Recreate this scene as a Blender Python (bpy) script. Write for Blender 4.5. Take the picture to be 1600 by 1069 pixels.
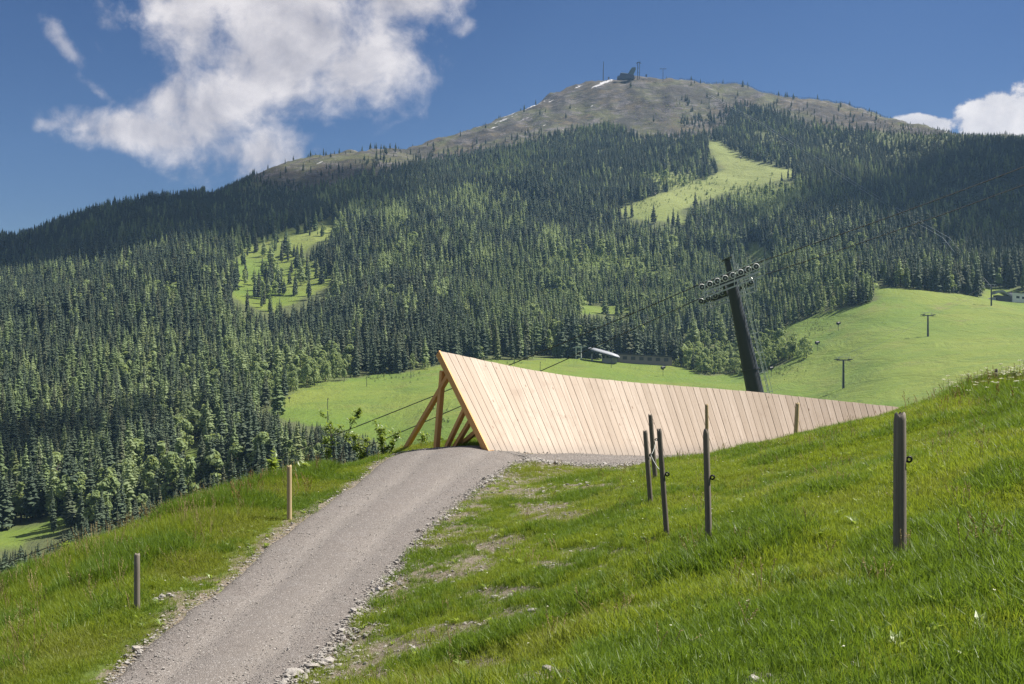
import bpy, math, random
import numpy as np
from mathutils import Vector, Matrix

random.seed(7); RNG = np.random.default_rng(11)
for o in list(bpy.data.objects): bpy.data.objects.remove(o)
SC = bpy.context.scene
COL = SC.collection
R = math.radians

# ------------------------------------------------------------------ camera, sky, sun, exposure
F, CX, HZ = 1778.0, 800.0, 560.0          # focal length, centre column and horizon row (photo pixels); the eye is the origin
cam = bpy.data.cameras.new('camera'); cam.sensor_width = 36; cam.lens = 36 * F / 1600
cam.shift_y = (HZ - 534.5) / 1600; cam.clip_start = .2; cam.clip_end = 20000
co = bpy.data.objects.new('camera', cam); co.rotation_euler = (R(90), 0, 0); COL.objects.link(co); SC.camera = co

SUN_AZ, SUN_EL = R(78), R(53)              # azimuth from the view direction (+y) towards +x
SUN_V = Vector((math.sin(SUN_AZ) * math.cos(SUN_EL), math.cos(SUN_AZ) * math.cos(SUN_EL), math.sin(SUN_EL)))
sl = bpy.data.lights.new('sun', 'SUN'); sl.energy = 4.8; sl.angle = R(.53); sl.color = (1, .94, .85)
so = bpy.data.objects.new('sun', sl); so.rotation_euler = SUN_V.to_track_quat('Z', 'Y').to_euler(); so.location = (60, 60, 900)
COL.objects.link(so)
SC.view_settings.view_transform = 'Standard'; SC.view_settings.look = 'None'
SC.view_settings.exposure = 1.05; SC.view_settings.gamma = 1; SC.view_settings.use_curve_mapping = False
SC.render.engine = 'CYCLES'
SC.cycles.use_denoising = True; SC.cycles.denoiser = 'OPENIMAGEDENOISE'; SC.cycles.denoising_input_passes = 'RGB_ALBEDO_NORMAL'; SC.cycles.denoising_prefilter = 'NONE'
SC.cycles.max_bounces = 6; SC.cycles.diffuse_bounces = 3; SC.cycles.transmission_bounces = 3; SC.cycles.volume_bounces = 1; SC.cycles.transparent_max_bounces = 6


class NT:
    """short-hand for building node trees"""
    def __init__(s, nt): s.nt = nt
    def n(s, t, **kw):
        nd = s.nt.nodes.new(t)
        for k, v in kw.items(): setattr(nd, k, v)
        return nd
    def put(s, sock, v):
        if isinstance(v, bpy.types.NodeSocket): s.nt.links.new(v, sock)
        elif v is not None: sock.default_value = v
    def math(s, op, a, b=None, c=None, clamp=False):
        nd = s.n('ShaderNodeMath', operation=op, use_clamp=clamp)
        for i, v in enumerate((a, b, c)):
            if v is not None: s.put(nd.inputs[i], v)
        return nd.outputs[0]
    def vec(s, op, a, b=None, sc=None):
        nd = s.n('ShaderNodeVectorMath', operation=op)
        s.put(nd.inputs[0], a)
        if b is not None: s.put(nd.inputs[1], b)
        if sc is not None: s.put(nd.inputs[3], sc)
        return nd.outputs[0]
    def mix(s, f, a, b, blend='MIX'):
        nd = s.n('ShaderNodeMix', data_type='RGBA', blend_type=blend)
        s.put(nd.inputs[0], f)
        s.put(nd.inputs[6], a + (1,) if isinstance(a, tuple) and len(a) == 3 else a)
        s.put(nd.inputs[7], b + (1,) if isinstance(b, tuple) and len(b) == 3 else b)
        return nd.outputs[2]
    def noise(s, v, scale, detail=4, rough=.55, dist=0., out=0):
        nd = s.n('ShaderNodeTexNoise'); s.put(nd.inputs['Vector'], v)
        nd.inputs['Scale'].default_value = scale; nd.inputs['Detail'].default_value = detail
        nd.inputs['Roughness'].default_value = rough; nd.inputs['Distortion'].default_value = dist
        return nd.outputs[out]
    def voro(s, v, scale, feature='F1', out=0, rnd=1.):
        nd = s.n('ShaderNodeTexVoronoi', feature=feature); s.put(nd.inputs['Vector'], v)
        nd.inputs['Scale'].default_value = scale
        nd.inputs['Randomness'].default_value = rnd
        return nd.outputs[out]
    def ramp(s, v, a, b, c=0., d=1., smooth=True):
        nd = s.n('ShaderNodeMapRange', interpolation_type='SMOOTHSTEP' if smooth else 'LINEAR'); s.put(nd.inputs[0], v)
        for i, k in enumerate((a, b, c, d)): nd.inputs[1 + i].default_value = k
        return nd.outputs[0]
    def sep(s, v):
        nd = s.n('ShaderNodeSeparateXYZ'); s.put(nd.inputs[0], v); return nd.outputs
    def comb(s, x, y, z):
        nd = s.n('ShaderNodeCombineXYZ')
        for i, v in enumerate((x, y, z)): s.put(nd.inputs[i], v)
        return nd.outputs[0]


# ---- sky with clouds
W = bpy.data.worlds.new('World'); SC.world = W; W.use_nodes = True
w = NT(W.node_tree); W.node_tree.nodes.clear()
sky = w.n('ShaderNodeTexSky', sky_type='NISHITA'); sky.sun_disc = False
sky.sun_elevation = SUN_EL; sky.sun_rotation = SUN_AZ
sky.altitude = 1400; sky.air_density = 1.0; sky.dust_density = .6; sky.ozone_density = 3.0
SKY_K = .08
dirv = w.n('ShaderNodeTexCoord').outputs['Generated']
dx, dy, dz = w.sep(dirv)
yy = w.math('MAXIMUM', dy, .02)
u, v = w.math('DIVIDE', dx, yy), w.math('DIVIDE', dz, yy)
uv = w.comb(u, v, 0.)
def blob(px, py, rx, ry, ang=0.):
    a, b = w.math('SUBTRACT', u, (px - CX) / F), w.math('SUBTRACT', v, (HZ - py) / F)
    c, s_ = math.cos(R(ang)), math.sin(R(ang))
    a2 = w.math('ADD', w.math('MULTIPLY', a, c * F / rx), w.math('MULTIPLY', b, s_ * F / rx))
    b2 = w.math('ADD', w.math('MULTIPLY', a, -s_ * F / ry), w.math('MULTIPLY', b, c * F / ry))
    r2 = w.math('ADD', w.math('MULTIPLY', a2, a2), w.math('MULTIPLY', b2, b2))
    return w.math('SUBTRACT', 1., w.math('SQRT', r2))
def union(L):
    r = L[0]
    for x in L[1:]: r = w.math('SMOOTH_MAX', r, x, .25)
    return r
big = union([blob(440, 55, 200, 150), blob(330, 170, 130, 95), blob(215, 205, 140, 36, -6), blob(410, 235, 105, 52),
             blob(560, 110, 105, 90), blob(630, -5, 110, 48), blob(300, 40, 90, 110), blob(430, -120, 330, 110)])
small = union([blob(1440, 196, 58, 20), blob(1572, 186, 88, 50), blob(1660, 180, 110, 70)])
wisp = union([blob(100, 68, 52, 15, -50), blob(168, 35, 40, 42), blob(150, 140, 45, 14, -35), blob(80, 195, 42, 14), blob(735, 40, 18, 26, -60), blob(520, 195, 60, 22, -25)])
def fbm(off, sc, det=9, rough=.58, dist=.25):
    return w.noise(w.vec('ADD', uv, off), sc, det, rough, dist)
nA = fbm((3.1, 1.7, 0.), 14); nB = fbm((3.1 - .012, 1.7 - .016, 0.), 14)
nF = fbm((7.4, 2.2, 0.), 44, 7, .6, .4)
tot = w.math('ADD', w.math('MULTIPLY', w.math('SUBTRACT', nA, .5), 2.3), w.math('MULTIPLY', w.math('SUBTRACT', nF, .5), .8))
dbig = w.ramp(w.math('ADD', big, tot), -.14, .72)
dsml = w.ramp(w.math('ADD', small, w.math('MULTIPLY', tot, .75)), .02, .22)
dwsp = w.ramp(w.math('ADD', wisp, w.math('MULTIPLY', tot, 2.2)), .0, 1.3, 0., .55)
dens = w.math('MAXIMUM', w.math('MAXIMUM', dbig, dsml), dwsp)
dens = w.math('MULTIPLY', dens, w.ramp(dy, .05, .3))
# thick parts let less light through towards their undersides
lit = w.math('ADD', w.math('MULTIPLY', w.math('SUBTRACT', nA, nB), 2.2), w.math('MULTIPLY', w.math('SUBTRACT', nF, .5), .35))
thick = w.ramp(w.math('MAXIMUM', w.math('ADD', big, w.math('MULTIPLY', tot, .5)), small), .1, 1.0)
shade = w.math('ADD', w.math('SUBTRACT', .62, w.math('MULTIPLY', thick, .16)), lit, clamp=True)
ccol = w.mix(shade, (.18, .18, .21), (.42, .40, .405))
ccol = w.mix(dsml, ccol, w.mix(shade, (.26, .26, .29), (.48, .46, .455)))
skyc = w.vec('SCALE', sky.outputs[0], None, SKY_K)
hs = w.n('ShaderNodeHueSaturation'); hs.inputs['Saturation'].default_value = 1.22; hs.inputs['Value'].default_value = .42; hs.inputs['Hue'].default_value = .512
w.put(hs.inputs['Color'], skyc)
# unseen scattered cumulus, added higher than the frame reaches to raise the fill light
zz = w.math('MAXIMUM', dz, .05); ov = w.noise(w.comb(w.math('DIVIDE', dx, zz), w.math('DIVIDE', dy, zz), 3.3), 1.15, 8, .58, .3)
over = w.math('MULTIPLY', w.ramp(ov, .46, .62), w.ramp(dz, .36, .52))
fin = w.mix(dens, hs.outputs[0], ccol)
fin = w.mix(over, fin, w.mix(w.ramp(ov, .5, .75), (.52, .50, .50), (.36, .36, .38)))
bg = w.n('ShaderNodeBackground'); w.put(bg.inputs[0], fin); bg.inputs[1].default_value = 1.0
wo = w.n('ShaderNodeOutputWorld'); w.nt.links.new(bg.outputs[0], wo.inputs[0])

# ------------------------------------------------------------------ helpers
def P(px, py, d): return Vector(((px - CX) / F * d, d, (HZ - py) / F * d))
def proj(x, y, z):
    return CX + F * x / y, HZ - F * z / y
def link(o, parent=None):
    COL.objects.link(o)
    if parent is not None: o.parent = parent
    return o
def tag(o, label=None, cat=None, group=None, kind=None):
    for k, vv in (('label', label), ('category', cat), ('group', group), ('kind', kind)):
        if vv: o[k] = vv
    return o
def thing(name, label, cat, loc=(0, 0, 0), group=None):
    o = bpy.data.objects.new(name, None); o.empty_display_size = .3; link(o); o.location = loc
    return tag(o, label, cat, group)
def copy_tree(o, parent=None):
    c = o.copy(); link(c, parent)
    for ch in o.children: copy_tree(ch, c)
    return c
class MB:
    """collects simple solids; build() links them as ONE mesh object"""
    def __init__(s): s.v = []; s.f = []; s.sm = []
    def add(s, vs, fs, smooth=False):
        b = len(s.v); s.v += [tuple(x) for x in vs]; s.f += [tuple(b + i for i in q) for q in fs]; s.sm += [smooth] * len(fs); return s
    def hexa(s, c):   # 8 corners: bottom ring 0-3, top ring 4-7
        return s.add(c, [(3, 2, 1, 0), (4, 5, 6, 7), (0, 1, 5, 4), (1, 2, 6, 5), (2, 3, 7, 6), (3, 0, 4, 7)])
    def box(s, c, sx, sy, sz, rot=None):
        c = Vector(c); M = rot or Matrix.Identity(3)
        q = [(-1, -1, -1), (1, -1, -1), (1, 1, -1), (-1, 1, -1), (-1, -1, 1), (1, -1, 1), (1, 1, 1), (-1, 1, 1)]
        return s.hexa([c + M @ Vector((a * sx / 2, b * sy / 2, d * sz / 2)) for a, b, d in q])
    def beam(s, a, b, wd, ht, up=(0, 0, 1)):
        a, b = Vector(a), Vector(b); d = (b - a).normalized(); side = d.cross(Vector(up))
        if side.length < 1e-4: side = d.cross(Vector((1, 0, 0)))
        side.normalize(); u2 = side.cross(d).normalized()
        c = []
        for p in (a, b):
            c += [p - side * wd / 2 - u2 * ht / 2, p + side * wd / 2 - u2 * ht / 2, p + side * wd / 2 + u2 * ht / 2, p - side * wd / 2 + u2 * ht / 2]
        return s.hexa(c)
    def tube(s, a, b, r0, r1=None, n=8, cap=True):
        a, b = Vector(a), Vector(b); r1 = r0 if r1 is None else r1
        d = (b - a).normalized(); x = d.orthogonal().normalized(); y = d.cross(x)
        vs = []
        for p, r in ((a, r0), (b, r1)):
            vs += [p + (x * math.cos(2 * math.pi * i / n) + y * math.sin(2 * math.pi * i / n)) * r for i in range(n)]
        s.add(vs, [(i, (i + 1) % n, n + (i + 1) % n, n + i) for i in range(n)], True)
        if cap: s.add(vs, [tuple(range(n - 1, -1, -1)), tuple(range(n, 2 * n))])
        return s
    def poly(s, pts, r, n=5):
        for a, b in zip(pts[:-1], pts[1:]): s.tube(a, b, r, r, n, cap=True)
        return s
    def ring(s, c, axis, R0, r, n=16, m=6):
        c = Vector(c); d = Vector(axis).normalized(); x = d.orthogonal().normalized(); y = d.cross(x); vs = []; fs = []
        for i in range(n):
            t = 2 * math.pi * i / n; e = x * math.cos(t) + y * math.sin(t)
            for j in range(m):
                q = 2 * math.pi * j / m; vs.append(c + e * (R0 + r * math.cos(q)) + d * r * math.sin(q))
        for i in range(n):
            for j in range(m):
                fs.append((i * m + j, ((i + 1) % n) * m + j, ((i + 1) % n) * m + (j + 1) % m, i * m + (j + 1) % m))
        return s.add(vs, fs, True)
    def mesh(s, name, mat, origin=(0, 0, 0)):
        me = bpy.data.meshes.new(name); o = Vector(origin)
        me.from_pydata([tuple(Vector(p) - o) for p in s.v], [], s.f); me.polygons.foreach_set('use_smooth', s.sm)
        if mat: me.materials.append(mat)
        me.update(); return me
    def build(s, name, mat, parent=None, origin=None):
        if origin is None:
            origin = (0, 0, 0); q = parent
            while q is not None:
                origin = tuple(Vector(origin) + q.location); q = q.parent
        return link(bpy.data.objects.new(name, s.mesh(name, mat, origin)), parent)
def top(mb, name, mat, label, cat, base, group=None):
    """a thing that is one mesh, its origin at its base"""
    o = mb.build(name, mat, None, base); o.location = base; return tag(o, label, cat, group)

def vnoise(x, y, seed=0):
    xi, yi = np.floor(x).astype(np.int64), np.floor(y).astype(np.int64); fx, fy = x - xi, y - yi
    fx = fx * fx * fx * (fx * (fx * 6 - 15) + 10); fy = fy * fy * fy * (fy * (fy * 6 - 15) + 10)
    def h(a, b):
        n = (a * 374761393 + b * 668265263 + seed * 1274126177) & 0x7fffffff
        n = ((n ^ (n >> 13)) * 1274126177) & 0x7fffffff
        return ((n ^ (n >> 16)) & 0xffff) / 65535.
    return (h(xi, yi) * (1 - fx) + h(xi + 1, yi) * fx) * (1 - fy) + (h(xi, yi + 1) * (1 - fx) + h(xi + 1, yi + 1) * fx) * fy
def fbm2(x, y, seed=0, octv=4):
    r = 0; a = .5; t = 0
    for i in range(octv):
        r = r + a * vnoise(x * 2 ** i, y * 2 ** i, seed + i); t += a; a *= .5
    return r / t - .5
def inpoly(px, py, poly):
    px = np.asarray(px, float); py = np.asarray(py, float); r = np.zeros(px.shape, bool); n = len(poly)
    for i in range(n):
        x0, y0 = poly[i]; x1, y1 = poly[(i + 1) % n]
        c = ((y0 > py) != (y1 > py)) & (px < (x1 - x0) * (py - y0) / ((y1 - y0) or 1e-9) + x0); r ^= c
    return r
def sstep(a, b, x):
    t = np.clip((x - a) / (b - a), 0, 1); return t * t * (3 - 2 * t)
def pchip(x, y, q):
    x, y = np.asarray(x, float), np.asarray(y, float); h = np.diff(x); dl = np.diff(y) / h; m = np.zeros(len(x))
    for i in range(1, len(x) - 1):
        if dl[i - 1] * dl[i] > 0:
            w1, w2 = 2 * h[i] + h[i - 1], h[i] + 2 * h[i - 1]; m[i] = (w1 + w2) / (w1 / dl[i - 1] + w2 / dl[i])
    m[0], m[-1] = dl[0], dl[-1]
    q = np.clip(q, x[0], x[-1]); i = np.clip(np.searchsorted(x, q) - 1, 0, len(h) - 1); t = (q - x[i]) / h[i]
    return (2 * t**3 - 3 * t**2 + 1) * y[i] + (t**3 - 2 * t**2 + t) * h[i] * m[i] + (-2 * t**3 + 3 * t**2) * y[i + 1] + (t**3 - t**2) * h[i] * m[i + 1]
def grid_mesh(name, X, Y, Z, mat, attrs=None):
    ny, nx = X.shape; me = bpy.data.meshes.new(name)
    co_ = np.stack([X, Y, Z], -1).reshape(-1, 3).astype(np.float32)
    idx = np.arange(nx * ny).reshape(ny, nx)
    q = np.stack([idx[:-1, :-1], idx[:-1, 1:], idx[1:, 1:], idx[1:, :-1]], -1).reshape(-1, 4).astype(np.int32)
    me.vertices.add(len(co_)); me.vertices.foreach_set('co', co_.ravel())
    me.loops.add(q.size); me.loops.foreach_set('vertex_index', q.ravel())
    me.polygons.add(len(q)); me.polygons.foreach_set('loop_start', np.arange(0, q.size, 4, dtype=np.int32))
    me.polygons.foreach_set('use_smooth', np.ones(len(q), bool))
    for k, a in (attrs or {}).items():
        if a.ndim == 3:
            at = me.attributes.new(k, 'FLOAT_COLOR', 'POINT'); c = np.ones((a.shape[0] * a.shape[1], 4), np.float32); c[:, :3] = a.reshape(-1, 3); at.data.foreach_set('color', c.ravel())
        else:
            at = me.attributes.new(k, 'FLOAT', 'POINT'); at.data.foreach_set('value', a.ravel().astype(np.float32))
    me.update(); me.validate(); me.materials.append(mat)
    return link(bpy.data.objects.new(name, me))
def scatter(name, pts, rot, scl, idx, protos, label=None):
    """one 'stuff' object whose copies of small source meshes are placed by geometry nodes"""
    me = bpy.data.meshes.new(name); n = len(pts)
    me.vertices.add(n); me.vertices.foreach_set('co', np.asarray(pts, np.float32).ravel())
    for nm, ty, ky, a in (('rot', 'FLOAT_VECTOR', 'vector', rot), ('scl', 'FLOAT_VECTOR', 'vector', scl)):
        me.attributes.new(nm, ty, 'POINT').data.foreach_set(ky, np.asarray(a, np.float32).ravel())
    me.attributes.new('idx', 'INT', 'POINT').data.foreach_set('value', np.asarray(idx, np.int32))
    o = link(bpy.data.objects.new(name, me)); o['kind'] = 'stuff'
    if label: o['label'] = label
    ng = bpy.data.node_groups.new(name, 'GeometryNodeTree')
    ng.interface.new_socket('Geometry', in_out='INPUT', socket_type='NodeSocketGeometry'); ng.interface.new_socket('Geometry', in_out='OUTPUT', socket_type='NodeSocketGeometry')
    N, L = ng.nodes.new, ng.links.new
    gi, go = N('NodeGroupInput'), N('NodeGroupOutput'); ip = N('GeometryNodeInstanceOnPoints'); jn = N('GeometryNodeJoinGeometry')
    for p in protos:
        oi = N('GeometryNodeObjectInfo'); oi.inputs['Object'].default_value = p; oi.inputs['As Instance'].default_value = False
        g2 = N('GeometryNodeGeometryToInstance'); L(oi.outputs['Geometry'], g2.inputs[0]); L(g2.outputs[0], jn.inputs[0])
    def attr(nm, ty):
        a = N('GeometryNodeInputNamedAttribute'); a.data_type = ty; a.inputs[0].default_value = nm; return a.outputs[0]
    er = N('FunctionNodeEulerToRotation'); L(attr('rot', 'FLOAT_VECTOR'), er.inputs[0])
    L(gi.outputs[0], ip.inputs['Points']); L(jn.outputs[0], ip.inputs['Instance']); ip.inputs['Pick Instance'].default_value = True
    L(attr('idx', 'INT'), ip.inputs['Instance Index']); L(er.outputs[0], ip.inputs['Rotation']); L(attr('scl', 'FLOAT_VECTOR'), ip.inputs['Scale'])
    L(ip.outputs[0], go.inputs[0])
    m = o.modifiers.new('scatter', 'NODES'); m.node_group = ng
    return o
def proto(name, me):       # a source mesh for scatter(); not linked to the scene
    return bpy.data.objects.new(name, me)

# ------------------------------------------------------------------ materials
def mat(name):
    m = bpy.data.materials.new(name); m.use_nodes = True; t = NT(m.node_tree); t.p = m.node_tree.nodes['Principled BSDF']
    t.out = m.node_tree.nodes['Material Output']; t.pos = t.n('ShaderNodeNewGeometry').outputs['Position']; t.obj = t.n('ShaderNodeTexCoord').outputs['Object']
    t.rnd = t.n('ShaderNodeObjectInfo').outputs['Random']; t.m = m
    t.p.inputs['Specular IOR Level'].default_value = .3
    return t
def bump(t, h, strength, dist, prev=None):
    b = t.n('ShaderNodeBump'); b.inputs['Strength'].default_value = strength; b.inputs['Distance'].default_value = dist; t.put(b.inputs['Height'], h)
    if prev is not None: t.put(b.inputs['Normal'], prev)
    return b.outputs[0]
def simple(name, col, rough=.6, metal=0., var=.12, scale=8.):
    t = mat(name); n = t.noise(t.obj, scale, 5, .6)
    a = tuple(c * (1 - var) for c in col); b = tuple(c * (1 + var) for c in col)
    t.put(t.p.inputs['Base Color'], t.mix(n, a, b)); t.p.inputs['Roughness'].default_value = rough; t.p.inputs['Metallic'].default_value = metal
    return t.m
def leafy(name, dark, light, trans=.3, rough=.7, spec=.2, patch=None, pscale=.01, odd=None):
    """leaf surface: diffuse with light shining through, tone varies from one plant to the next"""
    t = mat(name)
    c = t.mix(t.rnd, dark, light)
    if odd: c = t.mix(t.ramp(t.math('FRACT', t.math('MULTIPLY', t.rnd, 17.3)), .5, 1., 0, .9), c, odd)
    c = t.mix(t.math('MULTIPLY', t.noise(t.pos, 1.7, 2, .5), .5), c, tuple(x * 1.25 for x in light))
    if patch: c = t.mix(t.ramp(t.noise(t.pos, pscale, 3, .6), .45, .65), c, patch)
    t.put(t.p.inputs['Base Color'], c); t.p.inputs['Roughness'].default_value = rough; t.p.inputs['Specular IOR Level'].default_value = spec
    tr = t.n('ShaderNodeBsdfTranslucent'); t.put(tr.inputs[0], t.mix(.5, c, tuple(min(1, x * 1.8) for x in (light[0] * 1.1, light[1], light[2] * .5))))
    ms = t.n('ShaderNodeMixShader'); ms.inputs[0].default_value = trans
    L = t.nt.links.new; L(t.p.outputs[0], ms.inputs[1]); L(tr.outputs[0], ms.inputs[2]); L(ms.outputs[0], t.out.inputs[0])
    return t.m
M = {}
M['spruce'] = leafy('spruce needles', (.034, .054, .036), (.076, .106, .060), .14, odd=(.085, .088, .046))
M['young'] = leafy('young spruce needles', (.105, .150, .066), (.165, .220, .095), .26, odd=(.18, .20, .08))
M['larch'] = leafy('larch needles', (.20, .26, .125), (.27, .33, .17), .4)
M['broad'] = leafy('broad leaves', (.18, .245, .105), (.26, .325, .155), .4)
M['bark'] = simple('tree bark', (.07, .055, .043), .9)
M['grass'] = leafy('grass blades', (.125, .185, .016), (.182, .242, .028), .5, .5, .35, (.20, .225, .04), .35)
M['grass_dark'] = leafy('lush grass blades', (.085, .15, .017), (.12, .19, .022), .45, .5, .35)
M['straw'] = leafy('dry grass stalks', (.22, .19, .09), (.34, .28, .14), .3)
M['sorrel'] = leafy('red sorrel seed', (.20, .12, .05), (.30, .19, .08), .3)
M['weed'] = leafy('weed leaves', (.15, .22, .045), (.21, .285, .065), .5, .4, .5)
M['petal'] = leafy('pale petals', (.75, .74, .55), (.85, .85, .72), .3)
M['steel'] = simple('galvanised steel', (.45, .47, .46), .45, .6)
M['steel_light'] = simple('pale galvanised steel', (.60, .63, .58), .5, .2)
M['dark_steel'] = simple('dark painted steel', (.055, .062, .068), .42, .2)
M['black'] = simple('black rubber', (.015, .015, .016), .5)
M['white_liner'] = simple('pale sheave liner', (.72, .72, .68), .6)
M['rope'] = simple('wire rope', (.06, .062, .065), .5, .5)
M['bright_rope'] = simple('shiny wire rope', (.62, .64, .66), .3, .7)
M['concrete'] = simple('weathered concrete', (.30, .285, .28), .85, 0, .15, 1.2)
M['roof_metal'] = simple('pale roof sheet', (.26, .275, .30), .5, .1)
M['dark_roof'] = simple('dark flat roofing', (.07, .07, .085), .7)
M['timber_wall'] = simple('grey brown boarded wall', (.24, .20, .20), .8)
M['glass'] = simple('dark window glass', (.04, .055, .065), .12, 0)
M['green_panel'] = simple('green grey panel', (.10, .14, .12), .6)
M['white_wall'] = simple('white rendered wall', (.72, .72, .72), .7)
# rock
t = mat('pale rock'); n = t.noise(t.obj, 9, 6, .65); c = t.mix(t.ramp(n, .3, .7), (.20, .185, .17), (.44, .42, .39)); c = t.mix(t.math('MULTIPLY', t.rnd, .6), c, (.30, .27, .235))
t.put(t.p.inputs['Base Color'], c); t.p.inputs['Roughness'].default_value = .85; t.put(t.p.inputs['Normal'], bump(t, n, .6, .02)); M['rock'] = t.m
# planed larch planks (grain runs along local Z)
def wood(name, a, b, knots, gs=1.0, rough=.62):
    t = mat(name)
    off = t.vec('SCALE', t.comb(t.rnd, t.math('MULTIPLY', t.rnd, 3.7), t.math('MULTIPLY', t.rnd, 11.3)), None, 37.)
    p = t.vec('ADD', t.obj, off); g = t.vec('MULTIPLY', p, (26. * gs, 26. * gs, .9))
    n = t.noise(g, 1., 6, .62, .6); big_ = t.noise(t.vec('MULTIPLY', p, (3., 3., .35)), 1., 3)
    c = t.mix(t.ramp(n, .3, .72), a, b)
    c = t.mix(t.ramp(t.rnd, 0., 1., 0., .45), c, tuple(x * .74 for x in (a[0], a[1] * .95, a[2] * .86)))
    c = t.mix(t.ramp(big_, .45, .75, 0., .35), c, tuple(x * .7 for x in a))
    if knots:
        k = t.voro(t.vec('MULTIPLY', p, (5., 5., 1.7)), 1.); c = t.mix(t.ramp(k, .045, .12, .85, 0.), c, (.14, .07, .03))
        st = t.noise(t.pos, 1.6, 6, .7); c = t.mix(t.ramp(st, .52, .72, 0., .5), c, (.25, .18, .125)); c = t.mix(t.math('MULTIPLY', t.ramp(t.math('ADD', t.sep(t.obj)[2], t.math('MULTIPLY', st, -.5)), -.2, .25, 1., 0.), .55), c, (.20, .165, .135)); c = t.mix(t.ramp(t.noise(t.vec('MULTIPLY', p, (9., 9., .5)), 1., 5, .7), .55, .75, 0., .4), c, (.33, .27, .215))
    t.put(t.p.inputs['Base Color'], c); t.p.inputs['Roughness'].default_value = rough; t.put(t.p.inputs['Normal'], bump(t, n, .25, .006))
    return t.m
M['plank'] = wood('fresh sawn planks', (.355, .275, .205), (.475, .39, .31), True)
M['beam'] = wood('orange larch beams', (.70, .36, .12), (.84, .50, .20), False, .5)
M['post'] = wood('weathered fence post', (.13, .115, .095), (.24, .21, .175), False, 1.6, .85)
M['post_pale'] = wood('pale split fence post', (.37, .28, .15), (.50, .40, .23), False, 1.6, .8)
# gravel path
t = mat('compacted gravel')
vd = t.voro(t.pos, 62.); vc = t.n('ShaderNodeTexVoronoi'); t.put(vc.inputs['Vector'], t.pos); vc.inputs['Scale'].default_value = 62.
ac = t.n('ShaderNodeAttribute', attribute_name='across').outputs['Fac']; g = t.sep(vc.outputs['Color'])[0]; fine = t.noise(t.pos, 120, 3, .7); mid = t.noise(t.pos, 2.2, 5, .6); lo = t.noise(t.pos, .5, 3, .5)
c = t.mix(g, (.100, .088, .079), (.220, .198, .180)); c = t.mix(t.ramp(fine, .35, .7, 0, .5), c, (.15, .13, .12))
c = t.mix(t.ramp(mid, .45, .7, 0, .4), c, (.19, .177, .168)); lane = t.math('ABSOLUTE', t.math('SUBTRACT', t.math('ABSOLUTE', t.math('SUBTRACT', ac, .5)), .19)); lane = t.math('MULTIPLY', t.ramp(t.math('ADD', lane, t.math('MULTIPLY', t.math('SUBTRACT', mid, .5), .12)), .02, .10, 1., 0.), .6); c = t.mix(lane, c, (.205, .185, .168))
c = t.mix(t.ramp(t.math('ADD', t.math('ABSOLUTE', t.math('SUBTRACT', ac, .5)), t.math('MULTIPLY', t.math('SUBTRACT', mid, .5), .1)), .36, .5, 0, .5), c, (.13, .115, .10)); c = t.mix(t.ramp(lo, .4, .65, 0, .45), c, (.155, .14, .127))
sp = t.ramp(t.sep(vc.outputs['Color'])[1], .90, .99); c = t.mix(t.math('MULTIPLY', sp, .4), c, (.50, .48, .46))
t.put(t.p.inputs['Base Color'], c); t.p.inputs['Roughness'].default_value = .9
t.put(t.p.inputs['Normal'], bump(t, mid, .3, .05, bump(t, t.math('SUBTRACT', 1., vd), .9, .012))); M['gravel'] = t.m
# near hill soil under the grass
t = mat('meadow soil'); a = t.n('ShaderNodeAttribute', attribute_name='bare').outputs['Fac']
n1 = t.noise(t.pos, 3.5, 6, .65); n2 = t.noise(t.pos, 26, 5, .7); vs_ = t.voro(t.pos, 34.)
soil = t.mix(t.ramp(n2, .35, .7), (.10, .080, .055), (.235, .20, .155)); soil = t.mix(t.ramp(vs_, .18, .34, .55, 0.), soil, (.36, .335, .30))
gr = t.mix(n1, (.075, .115, .018), (.115, .155, .026))
t.put(t.p.inputs['Base Color'], t.mix(t.ramp(t.math('ADD', a, t.math('ADD', t.math('MULTIPLY', t.math('SUBTRACT', n1, .5), .7), t.math('MULTIPLY', t.math('SUBTRACT', n2, .5), 1.1))), .34, .66), gr, soil)); t.p.inputs['Roughness'].default_value = .95
t.put(t.p.inputs['Normal'], bump(t, n2, .8, .03)); M['soil'] = t.m
# far slopes: meadow (R), bare alpine ground (G), snow (B); forest floor elsewhere
t = mat('mountain ground'); s3 = t.sep(t.n('ShaderNodeAttribute', attribute_name='cover').outputs['Color'])
nl = t.noise(t.pos, .006, 5, .6); nm = t.noise(t.pos, .035, 6, .65); nf = t.noise(t.pos, .22, 5, .7)
mead = t.mix(t.ramp(nl, .4, .65), (.092, .148, .017), (.142, .178, .027)); mead = t.mix(t.ramp(nm, .5, .75, 0, .55), mead, (.135, .140, .038)); mead = t.mix(t.ramp(nf, .45, .8, 0, .4), mead, (.065, .105, .02)); bd = t.noise(t.vec('MULTIPLY', t.pos, (.3, 1., 1.6)), .07, 5, .6, .8); mead = t.mix(t.ramp(bd, .5, .66, 0, .55), mead, (.075, .125, .022)); mead = t.mix(t.ramp(t.sep(t.pos)[2], 60, 260, 0, .75), mead, (.195, .215, .072)); mead = t.mix(t.ramp(t.noise(t.pos, .018, 6, .7, .5), .6, .72, 0, .6), mead, (.155, .135, .05))
px3 = t.vec('MULTIPLY', t.pos, (1., .5, 2.6)); st = t.noise(px3, .03, 7, .7, .6)
ln = t.noise(t.vec('MULTIPLY', t.pos, (1., .35, 3.2)), .045, 8, .72, 1.2); alp = t.mix(t.ramp(nm, .35, .68), (.026, .021, .016), (.105, .082, .042)); alp = t.mix(t.ramp(nl, .45, .55, 0, .75), alp, (.072, .078, .026))
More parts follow.
